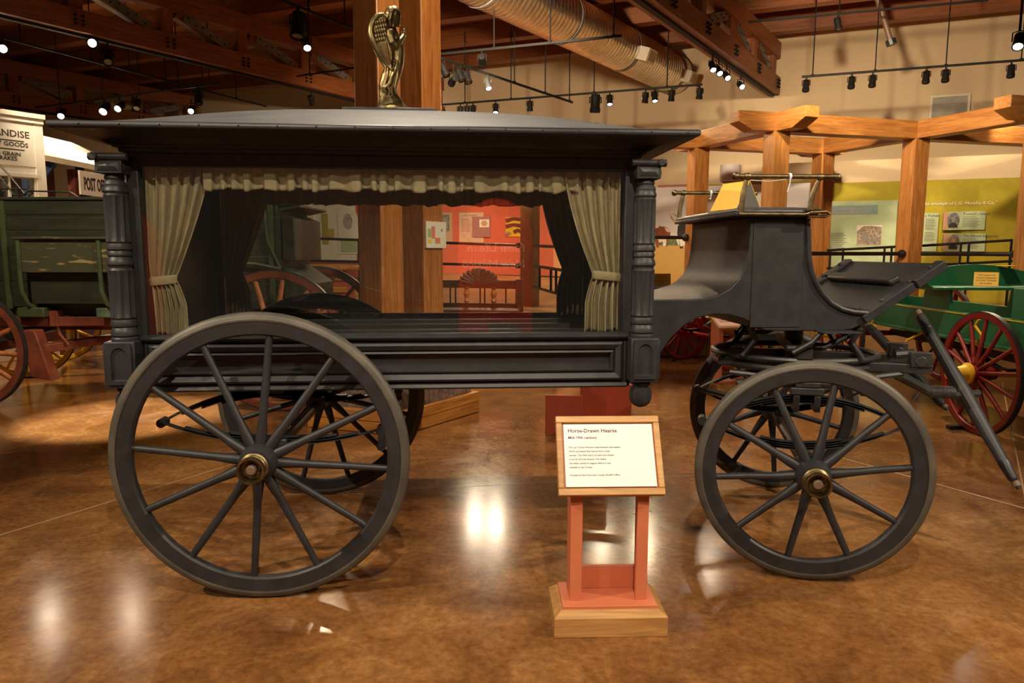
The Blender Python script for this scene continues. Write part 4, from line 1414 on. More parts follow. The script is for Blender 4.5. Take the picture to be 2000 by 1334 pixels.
for q, (cy, hx, cx) in enumerate(((1235, 184, 425), (1215, 190, 425), (1175, 182, 420), (1140, 160, 410), (1100, 138, 398), (1060, 118, 388), (1025, 98, 385), (1000, 70, 390))):
    rings.append([(ax(cx) + hx * K * (1 + rnd.uniform(-.07, .07)) * math.cos(t), (.075 - .008 * q) * (1 + rnd.uniform(-.08, .08)) * math.sin(t), az(cy) + (rnd.uniform(-.006, .006) if q else 0)) for t in [2 * math.pi * j / 22 for j in range(22)]])
rk.loft(rings)
rk.build('rock_base', 'bronze', ang, angle=24)


# ------------------------------------------------------------------ folded yellow cards
def tent_card(loc, rz, label, w=.2, h=.15, d=.12, lines=None, mtl='card', open_end=True):
    t = thing('tent_card', label, 'sign', loc, rz)
    for s in (-1, 1):
        m = MB()
        a = [(-w / 2, s * d / 2, 0), (w / 2, s * d / 2, 0), (w / 2, 0, h), (-w / 2, 0, h)]
        b = [(x, y + s * -.003, z) for x, y, z in a]
        m.loft([a, b])
        m.build('card_face', mtl, t, smooth=False)
    m = MB()
    m2 = MB()
    m.loft([[(-w / 2 + .002, -d / 2 + .006, .001), (-w / 2 + .002, d / 2 - .006, .001), (-w / 2 + .002, 0, h - .008)], [(-w / 2 + .0, -d / 2 + .006, .001), (-w / 2, d / 2 - .006, .001), (-w / 2, 0, h - .008)]])
    m2.loft([[(w / 2 - .002, -d / 2 + .006, .001), (w / 2 - .002, d / 2 - .006, .001), (w / 2 - .002, 0, h - .008)], [(w / 2 + .0, -d / 2 + .006, .001), (w / 2, d / 2 - .006, .001), (w / 2, 0, h - .008)]])
    m.build('card_end', 'card_grey', t, smooth=False)
    m2.build('card_end', 'card_grey', t, smooth=False)
    if lines:
        n = Vector((0, -h, d / 2)).normalized()
        up = Vector((0, d / 2, h)).normalized()
        for k, (tx, sz) in enumerate(lines):
            p = Vector((0, -d / 2, 0)) + up * (h * (.80 - .21 * k)) + n * .0015
            text('lettering', tx, sz, facing(p, (1, 0, 0), up), 'ink', t, 'CENTER')
    return t


DNT = [('Help Preserve the', .020), ('Museum Collections', .020), ('DO NOT TOUCH', .021), ('the Artifacts', .020)]
p = HM @ Vector((2.43, -.02, 1.8275))
tent_card(p, HP + R(-72), 'yellow folded card with grey open end on the hearse driver seat', w=.22, h=.155, d=.17)

# ------------------------------------------------------------------ label stand before the hearse
ls = thing('label_stand', 'salmon reading stand with oak-framed Horse-Drawn Hearse label before the wheels', 'stand', (.412, 2.93, 0), R(2.0))
bx = .238
MB().loft([[(-bx, -.13, 0), (bx, -.13, 0), (bx, .16, 0), (-bx, .16, 0)], [(-bx, -.13, .085), (bx, -.13, .085), (bx, .16, .085), (-bx, .16, .085)], [(-bx + .03, -.10, .108), (bx - .03, -.10, .108), (bx - .03, .135, .108), (-bx + .03, .135, .108)]]).build('base', 'oak', ls, bevel=.003, smooth=False)
MB().box(-.200, .200, -.095, .13, .105, .122).build('base_pad', 'salmon', ls, bevel=.002)
for s in (-1, 1):
    MB().prism([(s * .115, -.05), (s * .165, -.045), (s * .165, .085), (s * .135, .085)], .12, .66, 'Z').build('upright', 'salmon', ls, bevel=.003, smooth=False)
MB().box(-.135, .135, .065, .085, .122, .225).build('cross_board', 'salmon', ls, bevel=.002)
tilt = R(60)
tm = Matrix.Translation((.0, .0, .745)) @ Matrix.Rotation(tilt, 4, 'X')
tw, th = .222, .170
MB().box(-tw + .01, tw - .01, -th + .01, th - .01, -.022, -.004).build('panel_back', 'salmon', ls, tm)
for a in (('top', -tw, tw, th - .030, th), ('bottom', -tw, tw, -th, -th + .030)):
    MB().box(a[1], a[2], a[3], a[4], -.024, .012).build('panel_frame', 'oak', ls, tm, bevel=.004)
for a in ((-tw, -tw + .026), (tw - .026, tw)):
    MB().box(a[0], a[1], -th + .03, th - .03, -.024, .012).build('panel_frame', 'oak', ls, tm, bevel=.004)
sh = MB().box(-tw + .032, tw - .032, -th + .036, th - .036, -.004, .006).build('label_sheet', 'gloss_paper', ls, tm, smooth=False)
lx = -tw + .050
for tx, sz, y, mtl in (('Horse-Drawn Hearse', .0225, .098, 'ink_brown'), ('Mid-19th century', .0165, .070, 'ink_brown'),
                       ("The Las Cruces Women's Improvement Association", .0098, .030, 'ink_brown'), ('(WIA) purchased this hearse from a local', .0098, .013, 'ink_brown'), ('rancher. The WIA had it on hand and rented', .0098, -.004, 'ink_brown'),
                       ('it out for $10 per funeral. The casket', .0098, -.021, 'ink_brown'), ('was likely carried in wagons before it was', .0098, -.038, 'ink_brown'), ('available in Las Cruces.', .0098, -.055, 'ink_brown'), ('Donated by the Dona Ana County Sheriff’s Office', .0098, -.088, 'ink_brown')):
    text('lettering', tx, sz, tm @ Matrix.Translation((lx, y, .0062)), mtl, ls, depth=.0002, squeeze=1.06, bold=sz * .022)

# the back of another reading stand beyond the hearse
rs_ = thing('label_stand', 'brick red cross-footed stand seen beneath the hearse body', 'stand', (.75, 6.35, 0), R(-8))
MB().box(-.42, -.10, -.30, -.27, 0, .36).build('foot_board', 'salmon_dark', rs_, bevel=.003)
MB().box(.06, .34, .30, .33, 0, .36).build('foot_board', 'salmon_dark', rs_, bevel=.003)
MB().box(-.13, .11, -.02, .02, 0, 1.0).build('upright', 'salmon_dark', rs_, bevel=.003)
MB().box(-.40, .32, -.27, .30, 0, .03).build('base', 'salmon_dark', rs_, bevel=.003)
MB().loft([[(-.3, -.2, .95), (.3, -.2, .95), (.3, .2, 1.1), (-.3, .2, 1.1)], [(-.3, -.2, .98), (.3, -.2, .98), (.3, .2, 1.13), (-.3, .2, 1.13)]]).build('panel', 'oak', rs_, bevel=.003)
# pink label stand before the pergola
ps = thing('label_stand', 'reading stand with pink label sheet behind the hearse front wheels', 'stand', (2.52, 8.25, 0), R(20))
MB().box(-.27, .27, -.2, .2, 0, .1).build('base', 'oak', ps, bevel=.006)
MB().box(-.22, .22, -.16, .16, .1, .13).build('base_pad', 'salmon', ps, bevel=.003)
for s in (-1, 1):
    MB().box(s * .16 - .03, s * .16 + .03, -.08, .08, .13, .80).build('upright', 'salmon', ps, bevel=.003)
pmx = Matrix.Translation((0, -.03, .86)) @ Matrix.Rotation(R(35), 4, 'X')
MB().box(-.27, .27, -.19, .19, -.03, .0).build('panel_frame', 'oak', ps, pmx, bevel=.004)
MB().box(-.245, .245, -.165, .165, .0, .004).build('label_sheet', mat('pink_sheet', (.80, .42, .32), .5, var=.03), ps, pmx)
for k in range(8):
    MB().box(-.21, .12 + .08 * ((k * 37) % 5) / 5, .115 - .03 * k, .123 - .03 * k, .004, .005).build('print_line', 'ink_brown', ps, pmx, smooth=False)

# ------------------------------------------------------------------ old green farm wagon
gw = thing('farm_wagon', 'old dark green farm wagon with worn red spoked wheels and side box', 'wagon', (-2.36, 7.06, 0), -.03)
gm = ('red_old', 'iron', 'spoke_old', 'red_old', 'iron')
kw = dict(hub_r=.11, rim_h=.075, tyre_t=.014, rim_w=.06, spoke_r=(.034, .027, .024), cap_len=.10, cap_r=.065, tyre_round=False, hub_len=.16, dish=.05)
FX = -3.14
for y, yw in ((0, 0), (1.5, math.pi)):
    make_wheel(gw, (0, y, .71), yw, .71, 14, R(9), gm, **kw)
    if y == 0:
        make_wheel(gw, (FX, y, .60), yw, .60, 12, R(5), gm, **kw)
for x, z in ((0, .71), (FX, .60)):
    MB().bar((x, .06, z), (x, 1.44, z), .11, .12).build('axle', 'red_old', gw, bevel=.01)
    MB().bar((x, .3, z + .16), (x, 1.2, z + .16), .12, .16).build('bolster', 'red_old', gw, bevel=.01)
MB().bar((FX, .75, .78), (.0, .75, .80), .09, .11).build('reach_pole', 'red_old', gw, bevel=.01)
X0, X1 = -3.9, -.03
for y in (.34, 1.16):
    MB().bar((X0, y, .98), (X1, y, .98), .09, .11).build('sill', 'green_old', gw, bevel=.008)
for y, s in ((.27, -1), (1.23, 1)):
    for k, (z0, z1) in enumerate(((1.02, 1.28), (1.285, 1.545), (1.55, 1.80), (1.805, 1.94))):
        beam('side_plank', (X0, y, (z0 + z1) / 2), (X1, y, (z0 + z1) / 2), .03, z1 - z0, 'green_old', gw, .004)
    beam('top_board', (X0, y, 2.04), (X1, y, 2.04), .035, .15, 'green_old', gw, .006)
    beam('top_rail', (X0, y, 2.125), (X1 - .04, y, 2.125), .07, .03, 'green_old', gw, .006)
    for x in (-3.8, -2.85, -1.0, -.09):
        beam('side_stake', (x, y + s * .035, 1.0), (x, y + s * .035, 2.1), .05, .035, 'green_trim', gw, .005)
for x in (X0, X1):
    for z0, z1 in ((1.02, 1.45), (1.455, 1.94)):
        beam('end_plank', (x, .27, (z0 + z1) / 2), (x, 1.23, (z0 + z1) / 2), .03, z1 - z0, 'green_old', gw, .004)
beam('floor_board', (X0, .75, 1.03), (X1, .75, 1.03), .95, .03, 'green_old', gw, .004)
# box with sloping lid and toe board at the tail
MB().prism([(.0, 1.50), (.13, 1.50), (.13, 1.93), (.0, 1.98)], .30, 1.2).build('feed_box', 'green_old', gw, bevel=.008)
MB().prism([(-.01, 2.0), (.20, 2.04), (.20, 2.065), (-.01, 2.025)], .28, 1.22).build('feed_box_lid', 'green_trim', gw, bevel=.006)
MB().prism([(.0, 1.44), (.26, 1.26), (.26, 1.02), (.20, .98), (.0, 1.1)], .30, 1.2).build('toe_board', 'green_old', gw, bevel=.008)
MB().tube([(.0, .2, 1.42), (-.25, .2, 1.47), (-.5, .2, 1.48), (-.8, .2, 1.44), (-1.0, .2, 1.46)], .018, 8).build('side_iron', 'green_trim', gw)
MB().bar((-.85, .2, 1.20), (-.35, .2, 1.22), .03, .05).build('iron_strap', 'green_trim', gw, bevel=.004)
MB().tube([(-.14, .2, 2.05), (-.12, .21, 1.7), (.0, .22, 1.42)], .016, 8).build('side_iron', 'green_trim', gw)
# side box with weathered front
MB().box(-2.60, -1.2, .06, .245, 1.38, 1.71).build('side_box', 'green_worn', gw, bevel=.006)
MB().box(-2.63, -1.17, .03, .26, 1.71, 1.735).build('box_lid', 'green_worn', gw, bevel=.006)
for x in (-2.58, -1.76):
    MB().tube([(x, .05, 1.70), (x, .045, 1.38), (x, .05, 1.2), (x + .02, .10, 1.06), (x + .05, .2, 1.0)], .022, 8).build('box_bracket', 'green_trim', gw)
    MB().box(x - .12, x + .16, .12, .40, .92, 1.02).build('bolster_block', 'green_trim', gw, bevel=.01)
MB().box(-2.55, -1.2, .14, .25, 1.06, 1.38).build('lower_panel', 'green_old', gw, bevel=.004)
# brake gear behind the front wheel
MB().loft([[(-2.54, .02, .32), (-2.32, .02, .28), (-2.32, .16, .28), (-2.54, .16, .32)], [(-2.60, .02, .80), (-2.46, .02, .80), (-2.46, .16, .80), (-2.60, .16, .80)]]).build('brake_shoe', 'red_old', gw, bevel=.012)
MB().bar((-2.48, .1, .60), (-1.95, 1.2, .64), .12, .09).build('brake_beam', 'red_old', gw, bevel=.01)
MB().bar((-2.38, .25, .99), (-2.38, .25, .82), .09, .10).build('hanger_block', 'red_old', gw, bevel=.006)
MB().tube([(-2.38, .25, .84), (-2.36, .25, .74), (-2.28, .26, .62)], .015, 6).build('brake_hook', 'red_old', gw)
MB().bar((-3.1, .2, .86), (-1.2, .35, .88), .08, .10).build('hound', 'red_old', gw, bevel=.01)
MB().bar((-3.1, .15, .66), (-1.9, .5, .97), .05, .09).build('hound_brace', 'iron', gw, bevel=.006)
# looped wire handle lying on the wagon seat
wr = thing('wire_loops', 'bent black wire loops standing above the rim of the green wagon', 'wire', (-4.92, 7.39, 2.14))
MB().tube([(-.35, 0, .30), (-.15, 0, .02), (-.05, 0, .02), (.0, 0, .06), (.42, 0, .05), (.50, 0, .0)], .009, 6).build('wire', 'iron', wr)
MB().tube([(-.35, .02, .08), (-.02, .02, .08), (.03, .02, .04), (-.03, .02, .0), (-.2, .02, .22), (-.38, .02, .42)], .009, 6).build('wire', 'iron', wr)

# ------------------------------------------------------------------ yellow wagon behind it
yw_ = thing('yellow_wagon', 'bright yellow wagon gear with slender spoked wheels behind the green wagon', 'wagon', (-6.12, 8.94, 0), R(19))
ym = ('yellow', 'iron', 'yellow', 'yellow', 'iron')
kw = dict(hub_r=.075, rim_h=.06, tyre_t=.012, rim_w=.045, spoke_r=(.024, .018, .016), cap_len=.08, cap_r=.04, tyre_round=False)
for x in (0, 1.9):
    make_wheel(yw_, (x, 0, .55), 0, .55, 14, R(4), ym, **kw)
    make_wheel(yw_, (x, 1.52, .55), math.pi, .55, 14, R(10), ym, **kw)
    MB().bar((x, .05, .55), (x, 1.47, .55), .07, .08).build('axle', 'yellow', yw_, bevel=.008)
MB().bar((0, .85, .72), (1.9, .85, .72), .08, .1).build('reach_pole', 'yellow', yw_, bevel=.008)
MB().bar((.0, .55, .66), (1.3, .62, .78), .06, .08).build('shaft', 'yellow', yw_, bevel=.008)
MB().bar((.0, 1.2, .66), (1.4, 1.15, .98), .06, .08).build('shaft', 'yellow', yw_, bevel=.008)
MB().bar((.3, .3, .75), (.3, 1.5, .78), .06, .06).build('cross_bar', 'yellow', yw_, bevel=.008)
MB().box(-.1, 2.1, .45, 1.3, .85, 1.35).build('wagon_body', 'yellow', yw_, bevel=.01)

# ------------------------------------------------------------------ green spring wagon on red wheels
sw_ = thing('spring_wagon', 'bright green spring wagon with crimson wheels and yellow hubs', 'wagon', (4.12, 7.55, 0), -math.pi / 2)
cm = ('crimson', 'iron', 'crimson', 'crimson', 'yellow')
kw = dict(hub_r=.07, rim_h=.055, tyre_t=.012, rim_w=.042, spoke_r=(.025, .018, .016), cap='cone', cap_len=.15, cap_r=.055, tyre_round=False)
for y, yw in ((0, 0), (1.3, math.pi)):
    make_wheel(sw_, (1.35, y, .545), yw, .545, 14, R(4), cm, **kw)
    make_wheel(sw_, (-1.35, y, .60), yw, .60, 14, R(7), cm, **kw)
for x, z in ((1.35, .545), (-1.35, .60)):
    MB().bar((x, .05, z), (x, 1.25, z), .06, .06).build('axle', 'crimson', sw_, bevel=.006)
    leaf(sw_, I4, .22, ((x - .42, z + .20), (x + .42, z + .20)), z + .04, 3)
    leaf(sw_, I4, 1.08, ((x - .42, z + .20), (x + .42, z + .20)), z + .04, 3)
    MB().bar((x, .12, z + .0), (x, .30, z + .0), .08, .05).build('hub_clip', 'yellow', sw_, bevel=.006)
for y in (.17, 1.13):
    beam('side_board', (-1.95, y, .90), (2.3, y, .90), .03, .27, 'green', sw_, .006)
    beam('pin_stripe', (-1.9, y - .017 if y < 1 else y + .017, 1.022), (2.25, y - .017 if y < 1 else y + .017, 1.022), .004, .008, 'yellow', sw_, 0)
beam('end_board', (-1.95, .17, .90), (-1.95, 1.13, .90), .03, .27, 'green', sw_, .006)
beam('end_board', (2.3, .17, .90), (2.3, 1.13, .90), .03, .27, 'green', sw_, .006)
beam('wagon_floor', (-1.95, .65, .775), (2.3, .65, .775), 1.0, .03, 'green', sw_, .004)
for y in (.20, 1.10):
    MB().prism([(.05, 1.03), (.55, 1.03), (.52, 1.24), (.10, 1.24), (.08, 1.14)], y - .015, y + .015).build('seat_riser', 'green', sw_, bevel=.004)
beam('seat_plank', (.36, -.02, 1.25), (.36, 1.35, 1.25), .46, .03, 'green', sw_, .006)
bk = [(-.05, 1.26), (1.38, 1.26)] + [(1.38 - 1.43 * k / 16, 1.36 + .12 * math.sin(math.pi * k / 16)) for k in range(17)]
MB().prism(bk, .10, .125, 'X').build('seat_back', 'green', sw_, bevel=.004)
MB().loft([[(.12, -.04, 1.26), (.58, -.04, 1.26), (.58, -.01, 1.26), (.12, -.01, 1.26)], [(.10, -.16, 1.40), (.56, -.16, 1.40), (.56, -.13, 1.40), (.10, -.13, 1.40)]]).build('seat_end', 'green', sw_, bevel=.004)
MB().prism([(1.45, 1.02), (2.05, 1.02), (2.05, 1.30), (1.45, 1.30)], .16, .19).build('dash_panel', 'green', sw_, bevel=.006)
for x in (-.75, 1.15):
    MB().tube([(x, .13, .74), (x, .08, .78), (x + .05, .09, .86), (x - .04, .08, .94), (x - .02, .10, 1.0)], .013, 8).build('yellow_bracket', 'yellow', sw_)
MB().tube([(-.15, -.1, .62), (.25, -.1, .60), (.24, -.04, .70), (.26, .1, .78)], .016, 8, flat=.6).build('step_iron', 'yellow', sw_)
MB().tube([(-1.9, .1, .72), (-1.5, .05, .78), (-1.0, .05, .70)], .018, 8).build('step_iron', 'yellow', sw_)
MB().prism([(-.1, 1.40), (.02, 1.42), (-.02, 1.45), (-.14, 1.43)], -.17, -.05).build('seat_clip', 'yellow', sw_, bevel=.003)
MB().box(.10, .22, .9, 1.05, 1.462, 1.47).build('seat_clip', 'yellow', sw_, bevel=.002)
MB().bar((1.2, .65, .62), (2.9, .65, .55), .06, .07).build('pole', 'brownwood', sw_, bevel=.008)
MB().bar((-1.35, .65, .62), (1.35, .65, .60), .07, .07).build('reach_pole', 'iron', sw_, bevel=.008)
tent_card((4.78, 7.22, 1.266), R(-32), 'yellow do-not-touch card on the green spring wagon seat', w=.21, h=.14, d=.11, lines=DNT)
MB_s = MB().box(3.98, 4.35, 6.34, 6.40, .0, .035).build('wheel_chock', 'rail', None, bevel=.004)
tag(MB_s, 'flat black chock on the floor against a spring wagon wheel', 'chock')

# ------------------------------------------------------------------ scarlet carriage behind the hearse seat
rc = thing('scarlet_carriage', 'scarlet carriage gear with delicate red wheels before the cattle mural', 'carriage', (1.46, 8.92, 0), R(20))
sm4 = ('scarlet', 'iron', 'scarlet', 'scarlet', 'scarlet')
kw = dict(hub_r=.05, rim_h=.04, tyre_t=.012, rim_w=.035, spoke_r=(.018, .013, .011), cap_len=.06, cap_r=.03, tyre_round=False)
for y, yw in ((0, 0), (1.25, math.pi)):
    make_wheel(rc, (0, y, .50), yw, .50, 14, R(4), sm4, **kw)
    make_wheel(rc, (1.64, y, .42), yw, .42, 12, R(8), sm4, **kw)
for x, z in ((0, .5), (1.64, .42)):
    MB().tube([(x, .05, z), (x, 1.2, z)], .025, 8).build('axle', 'scarlet', rc)
    leaf(rc, I4, .2, ((x - .36, z + .18), (x + .36, z + .18)), z + .05, 3)
    leaf(rc, I4, 1.05, ((x - .36, z + .18), (x + .36, z + .18)), z + .05, 3)
MB().tube([(0, .62, .56), (.9, .62, .70), (1.64, .62, .52)], .03, 8).build('perch', 'scarlet', rc)
MB().box(-.35, 2.0, .22, 1.03, .80, .88).build('carriage_floor', 'scarlet', rc, bevel=.01)
MB().box(-.30, 1.9, .2, 1.05, .88, 1.02).build('carriage_body', 'iron', rc, bevel=.01)
for k in range(4):
    MB().tube([(.2 + .45 * k, .22, .80), (.3 + .45 * k, .2, .60), (.5 + .45 * k, .22, .56)], .014, 6).build('body_iron', 'scarlet', rc)
MB().box(.1, .8, .15, 1.1, 1.02, 1.15).build('seat_box', 'iron', rc, bevel=.02)
MB().box(.05, .12, .1, 1.15, 1.25, 1.50).build('seat_back', mat('pale_green_board', (.36, .40, .28), .5), rc, bevel=.01)
tent_card((1.98, 9.55, 1.155), R(-4), 'yellow notice card on the scarlet carriage seat before the mural', w=.26, h=.16, d=.12, lines=DNT)

# ------------------------------------------------------------------ shop front and post office
SD = U                                             # the shop front runs along the trusses
s_edge = at(85, 300, 10.8)
s0 = Vector((s_edge.x, s_edge.y, 0))
sf = thing('shop_front', 'white shop front with merchandise lettering and a glazed display window', 'building', s0, math.atan2(-U.y, -U.x))
# local: x runs from the visible corner back towards the visitor, outer face at y=0 (outside is +y)
out = 1
def sloc(px, py):
    P = onplane(px, py, s0, V)
    return (s0 - P).dot(U), P.z


xw0, zw1 = sloc(71, 346)
zw0 = .95
xs0, zs1 = sloc(66, 246)
_, zs0 = sloc(66, 327)
_, ztop = sloc(60, 228)
MB().box(0, 3, -.25, 0, 0, zw0).build('base_wall', 'white', sf, bevel=.01)
MB().box(0, 3, -.25, 0, zw1, ztop).build('upper_wall', 'white', sf, bevel=.01)
MB().box(-.01, xw0, -.26, .015, 0, ztop).build('corner_pilaster', 'white', sf, bevel=.006)
for x0, z0, z1, dy in ((-.035, ztop - .03, ztop + .04, .07), (-.02, ztop - .10, ztop - .03, .04), (xw0 - .02, zw1 - .02, zw1 + .04, .025)):
    MB().box(x0, 3, -.2, dy, z0, z1).build('cornice_board', 'white', sf, bevel=.008)
MB().box(xs0, 3, .0, .012, zs0, zs1).build('sign_panel', 'white', sf, bevel=.004)
MB().box(xw0, 3, -.9, -.86, zw0, zw1).build('window_backing', 'mint', sf)
MB().box(xw0, 1.5, -.06, -.05, zw0, zw1).build('window_pane', 'glass', sf, smooth=False)
MB().box(xw0, xw0 + .03, -.12, .0, zw0, zw1).build('window_frame', 'white', sf, bevel=.004)
MB().box(.46, .49, -.12, .0, zw0, zw1).build('window_frame', 'white', sf, bevel=.004)


def stext(body, px, py, hpx):
    # reader's right is local -x
    x, z = sloc(px, py)
    text('lettering', body, hpx * 10.7 / F_PX / .70, facing((x, .014, z), (-1, 0, 0)), 'ink', sf, 'RIGHT', 1.0, .001, bold=.0015)


stext('GENERAL MERCHANDISE', 57, 271, 12)
stext('HARDWARE - DRY GOODS', 54.5, 289, 8)
stext('HAY AND GRAIN', 40, 306, 7)
stext('PLOWS & RAKES', 33, 314, 7)
for px, py in ((46, 277), (47, 294)):
    x, z = sloc(px, py)
    MB().box(x, 2.5, .012, .016, z - .006, z + .007).build('rule', 'ink', sf, smooth=False)
for x in (.44, .68):
    lq = thing('lantern', 'oil lantern hanging in the shop front display window' if x < .5 else 'oil lantern standing deeper in the shop front display window', 'lantern', sf.matrix_basis @ Vector((x, -.35, 2.36)))
    MB().lathe([(.0, 0), (.09, .0), (.09, .06), (.05, .08), (.05, .1)], 14).build('oil_font', 'iron', lq)
    MB().lathe([(.05, .1), (.075, .17), (.07, .24), (.045, .29)], 14).build('glass_globe', 'lens_off', lq)
    MB().lathe([(.05, .29), (.06, .31), (.03, .38), (.04, .40), (.01, .42)], 14).build('lantern_cap', 'iron', lq)
    MB().tube([(-.08, 0, .05), (-.10, 0, .2), (-.06, 0, .36), (0, 0, .46), (.06, 0, .36), (.10, 0, .2), (.08, 0, .05)], .006, 6).build('lantern_bail', 'iron', lq)
vb = thing('tall_bottle', 'tall dark green bottle shape in the shop front display window', 'bottle', sf.matrix_basis @ Vector((.30, -.3, 1.45)))
MB().lathe([(.0, 0), (.075, 0), (.08, .55), (.075, .75), (.03, .95), (.03, 1.08), (.0, 1.08)], 14).build('bottle', 'green_trim', vb)

po_c = at(205, 385, 14.2)
po = thing('post_office', 'pine-sided post office porch with cream awning and blue braces', 'building', (po_c.x, po_c.y, 0), R(-92))
po.scale = (1.127, 1.127, 1.23)
# local x points back towards the visitor; outer face towards +y (into the hall)
zt_ = lambda py, Y: CAM_H + (492 - py) * Y / F_PX
for k in range(10):
    z = .1 + k * .25
    beam('siding_board', (1.5, -1.7, z + .12), (1.5, -.85, z + .12), .03, .24, 'siding', po, .006)
beam('back_wall', (-.3, -1.1, 1.5), (1.45, -1.1, 1.5), .05, 3.0, 'maroonwall', po, .004)
MB().loft([[(-1.2, .15, 2.52), (-1.2, .15, 2.60), (-1.2, -.5, 2.86), (-1.2, -1.3, 3.16), (-1.2, -1.3, 3.08), (-1.2, -.5, 2.76)], [(1.75, .15, 2.52), (1.75, .15, 2.60), (1.75, -.5, 2.86), (1.75, -1.3, 3.16), (1.75, -1.3, 3.08), (1.75, -.5, 2.76)]]).build('awning', 'awning', po, angle=50)
for x in (1.42, .1):
    beam('porch_post', (x, -.35, 0), (x, -.35, 2.72), .1, .1, 'blue', po, .006)
    beam('brace', (x, -.35, 2.05), (x, .1, 2.52), .06, .08, 'blue', po, .006)
beam('porch_post', (.75, -.05, 0), (.75, -.05, 2.5), .12, .12, 'maroonwall', po, .006)
sg = MB().box(-1.6, .95, .16, .19, 2.12, 2.47).build('sign_board', 'white', po, bevel=.004)
text('lettering', 'POST OFFICE', .26, facing((.86, .192, 2.20), (-1, 0, 0)), 'ink', sg, 'LEFT', .50, .002, bold=.008)

al = at(122, 305, 19)
fa_ = tag(MB().box(-.09, .09, -.02, .02, -.09, .09).build('fire_alarm', 'alarm', None, Matrix.Translation(al) @ Matrix.Rotation(R(-25), 4, 'Z'), bevel=.01), 'small red fire alarm on the cream wall above the post office awning', 'alarm')
MB().ball((.03, -.02, 0), .035, .02, .035, 10).build('strobe', 'white', fa_)

# ------------------------------------------------------------------ displays on the walls
def wall_board(name, label, cat, px0, px1, py0, py1, off, material, thick=.028, group=None):
    off = max(off, .062)
    """flat board on the display wall; returns (object, function giving its own points)"""
    a, b = onwall(px0, py1, off), onwall(px1, py0, off)
    w = (Vector((b.x, b.y, 0)) - Vector((a.x, a.y, 0))).length
    h = onwall((px0 + px1) / 2, py0, off).z - onwall((px0 + px1) / 2, py1, off).z
    mt = facing((a.x, a.y, onwall((px0 + px1) / 2, py1, off).z), WD)
    o = MB().box(0, w, 0, h, -thick, 0).build(name, material, None, mt, smooth=False)
    tag(o, label, cat, group)
    return o, w, h


def on_board(o, nm, x0, x1, y0, y1, material, z=.002):
    return MB().box(x0, x1, y0, y1, z - .002, z).build(nm, material, o, smooth=False)


def lines(o, x0, x1, y0, y1, n, material='ink_grey', t=.4):
    dy = (y1 - y0) / n
    for k in range(n):
        on_board(o, 'print_line', x0, x0 + (x1 - x0) * (.75 + .25 * ((k * 53) % 7) / 7), y1 - dy * (k + t), y1 - dy * k, material)


def shape(o, nm, pts, material, z=.003):
    m = MB()
    m.loft([[(x, y, z - .002) for x, y in pts], [(x, y, z) for x, y in pts]])
    return m.build(nm, material, o, smooth=False)


def oval(cx, cy, rx, ry, n=20, a0=0, a1=360):
    return [(cx + rx * math.cos(R(a0 + (a1 - a0) * k / n)), cy + ry * math.sin(R(a0 + (a1 - a0) * k / n))) for k in range(n if a1 - a0 == 360 else n + 1)]


# cattle mural
mu, mw, mh = wall_board('cattle_mural', 'large photo mural of longhorn cattle in dry grass', 'mural', 1240, 1604, 362, 640, .07, 'sky_print', .035)
px2 = lambda px: (px - 1240) / 364 * mw
py2 = lambda py: (640 - py) / 278 * mh
on_board(mu, 'dry_grass', 0, mw, 0, py2(478), 'field_print')
shape(mu, 'trees', [(px2(1280), py2(478))] + [(px2(1283 + 5 * k), py2(452 - 12 * math.sin(k * .55 + .6) - 3 * (k % 2))) for k in range(9)] + [(px2(1330), py2(478))], 'tree_print')
shape(mu, 'brown_cow', [(px2(x), py2(y)) for x, y in ((1270, 450), (1280, 443), (1300, 440), (1308, 444), (1312, 452), (1310, 464), (1305, 468), (1306, 480), (1301, 480), (1299, 470), (1287, 470), (1288, 482), (1283, 482), (1280, 470), (1274, 476), (1270, 480))], 'cow_brown', .005)
shape(mu, 'cow_patch', [(px2(x), py2(y)) for x, y in ((1299, 441), (1309, 445), (1311, 452), (1303, 450))], 'cow_white', .007)
shape(mu, 'cow_patch', [(px2(x), py2(y)) for x, y in ((1285, 463), (1304, 463), (1303, 479), (1297, 479), (1296, 470), (1288, 472))], 'cow_white', .007)
shape(mu, 'black_cow', [(px2(x), py2(y)) for x, y in ((1327, 440), (1331, 434), (1345, 432), (1362, 436), (1364, 480), (1352, 482), (1350, 472), (1340, 472), (1339, 484), (1333, 484), (1330, 466), (1326, 455))], 'cow_black', .005)
shape(mu, 'cow_patch', [(px2(x), py2(y)) for x, y in ((1330, 464), (1345, 464), (1343, 478), (1334, 480))], 'cow_white', .007)
for pts in (((1308, 412), (1312, 424), (1320, 432), (1332, 435), (1332, 432), (1321, 428), (1314, 421)), ((1313, 413), (1322, 420), (1338, 430), (1338, 427), (1324, 417))):
    shape(mu, 'cow_horn', [(px2(x), py2(y)) for x, y in pts], 'horn', .008)

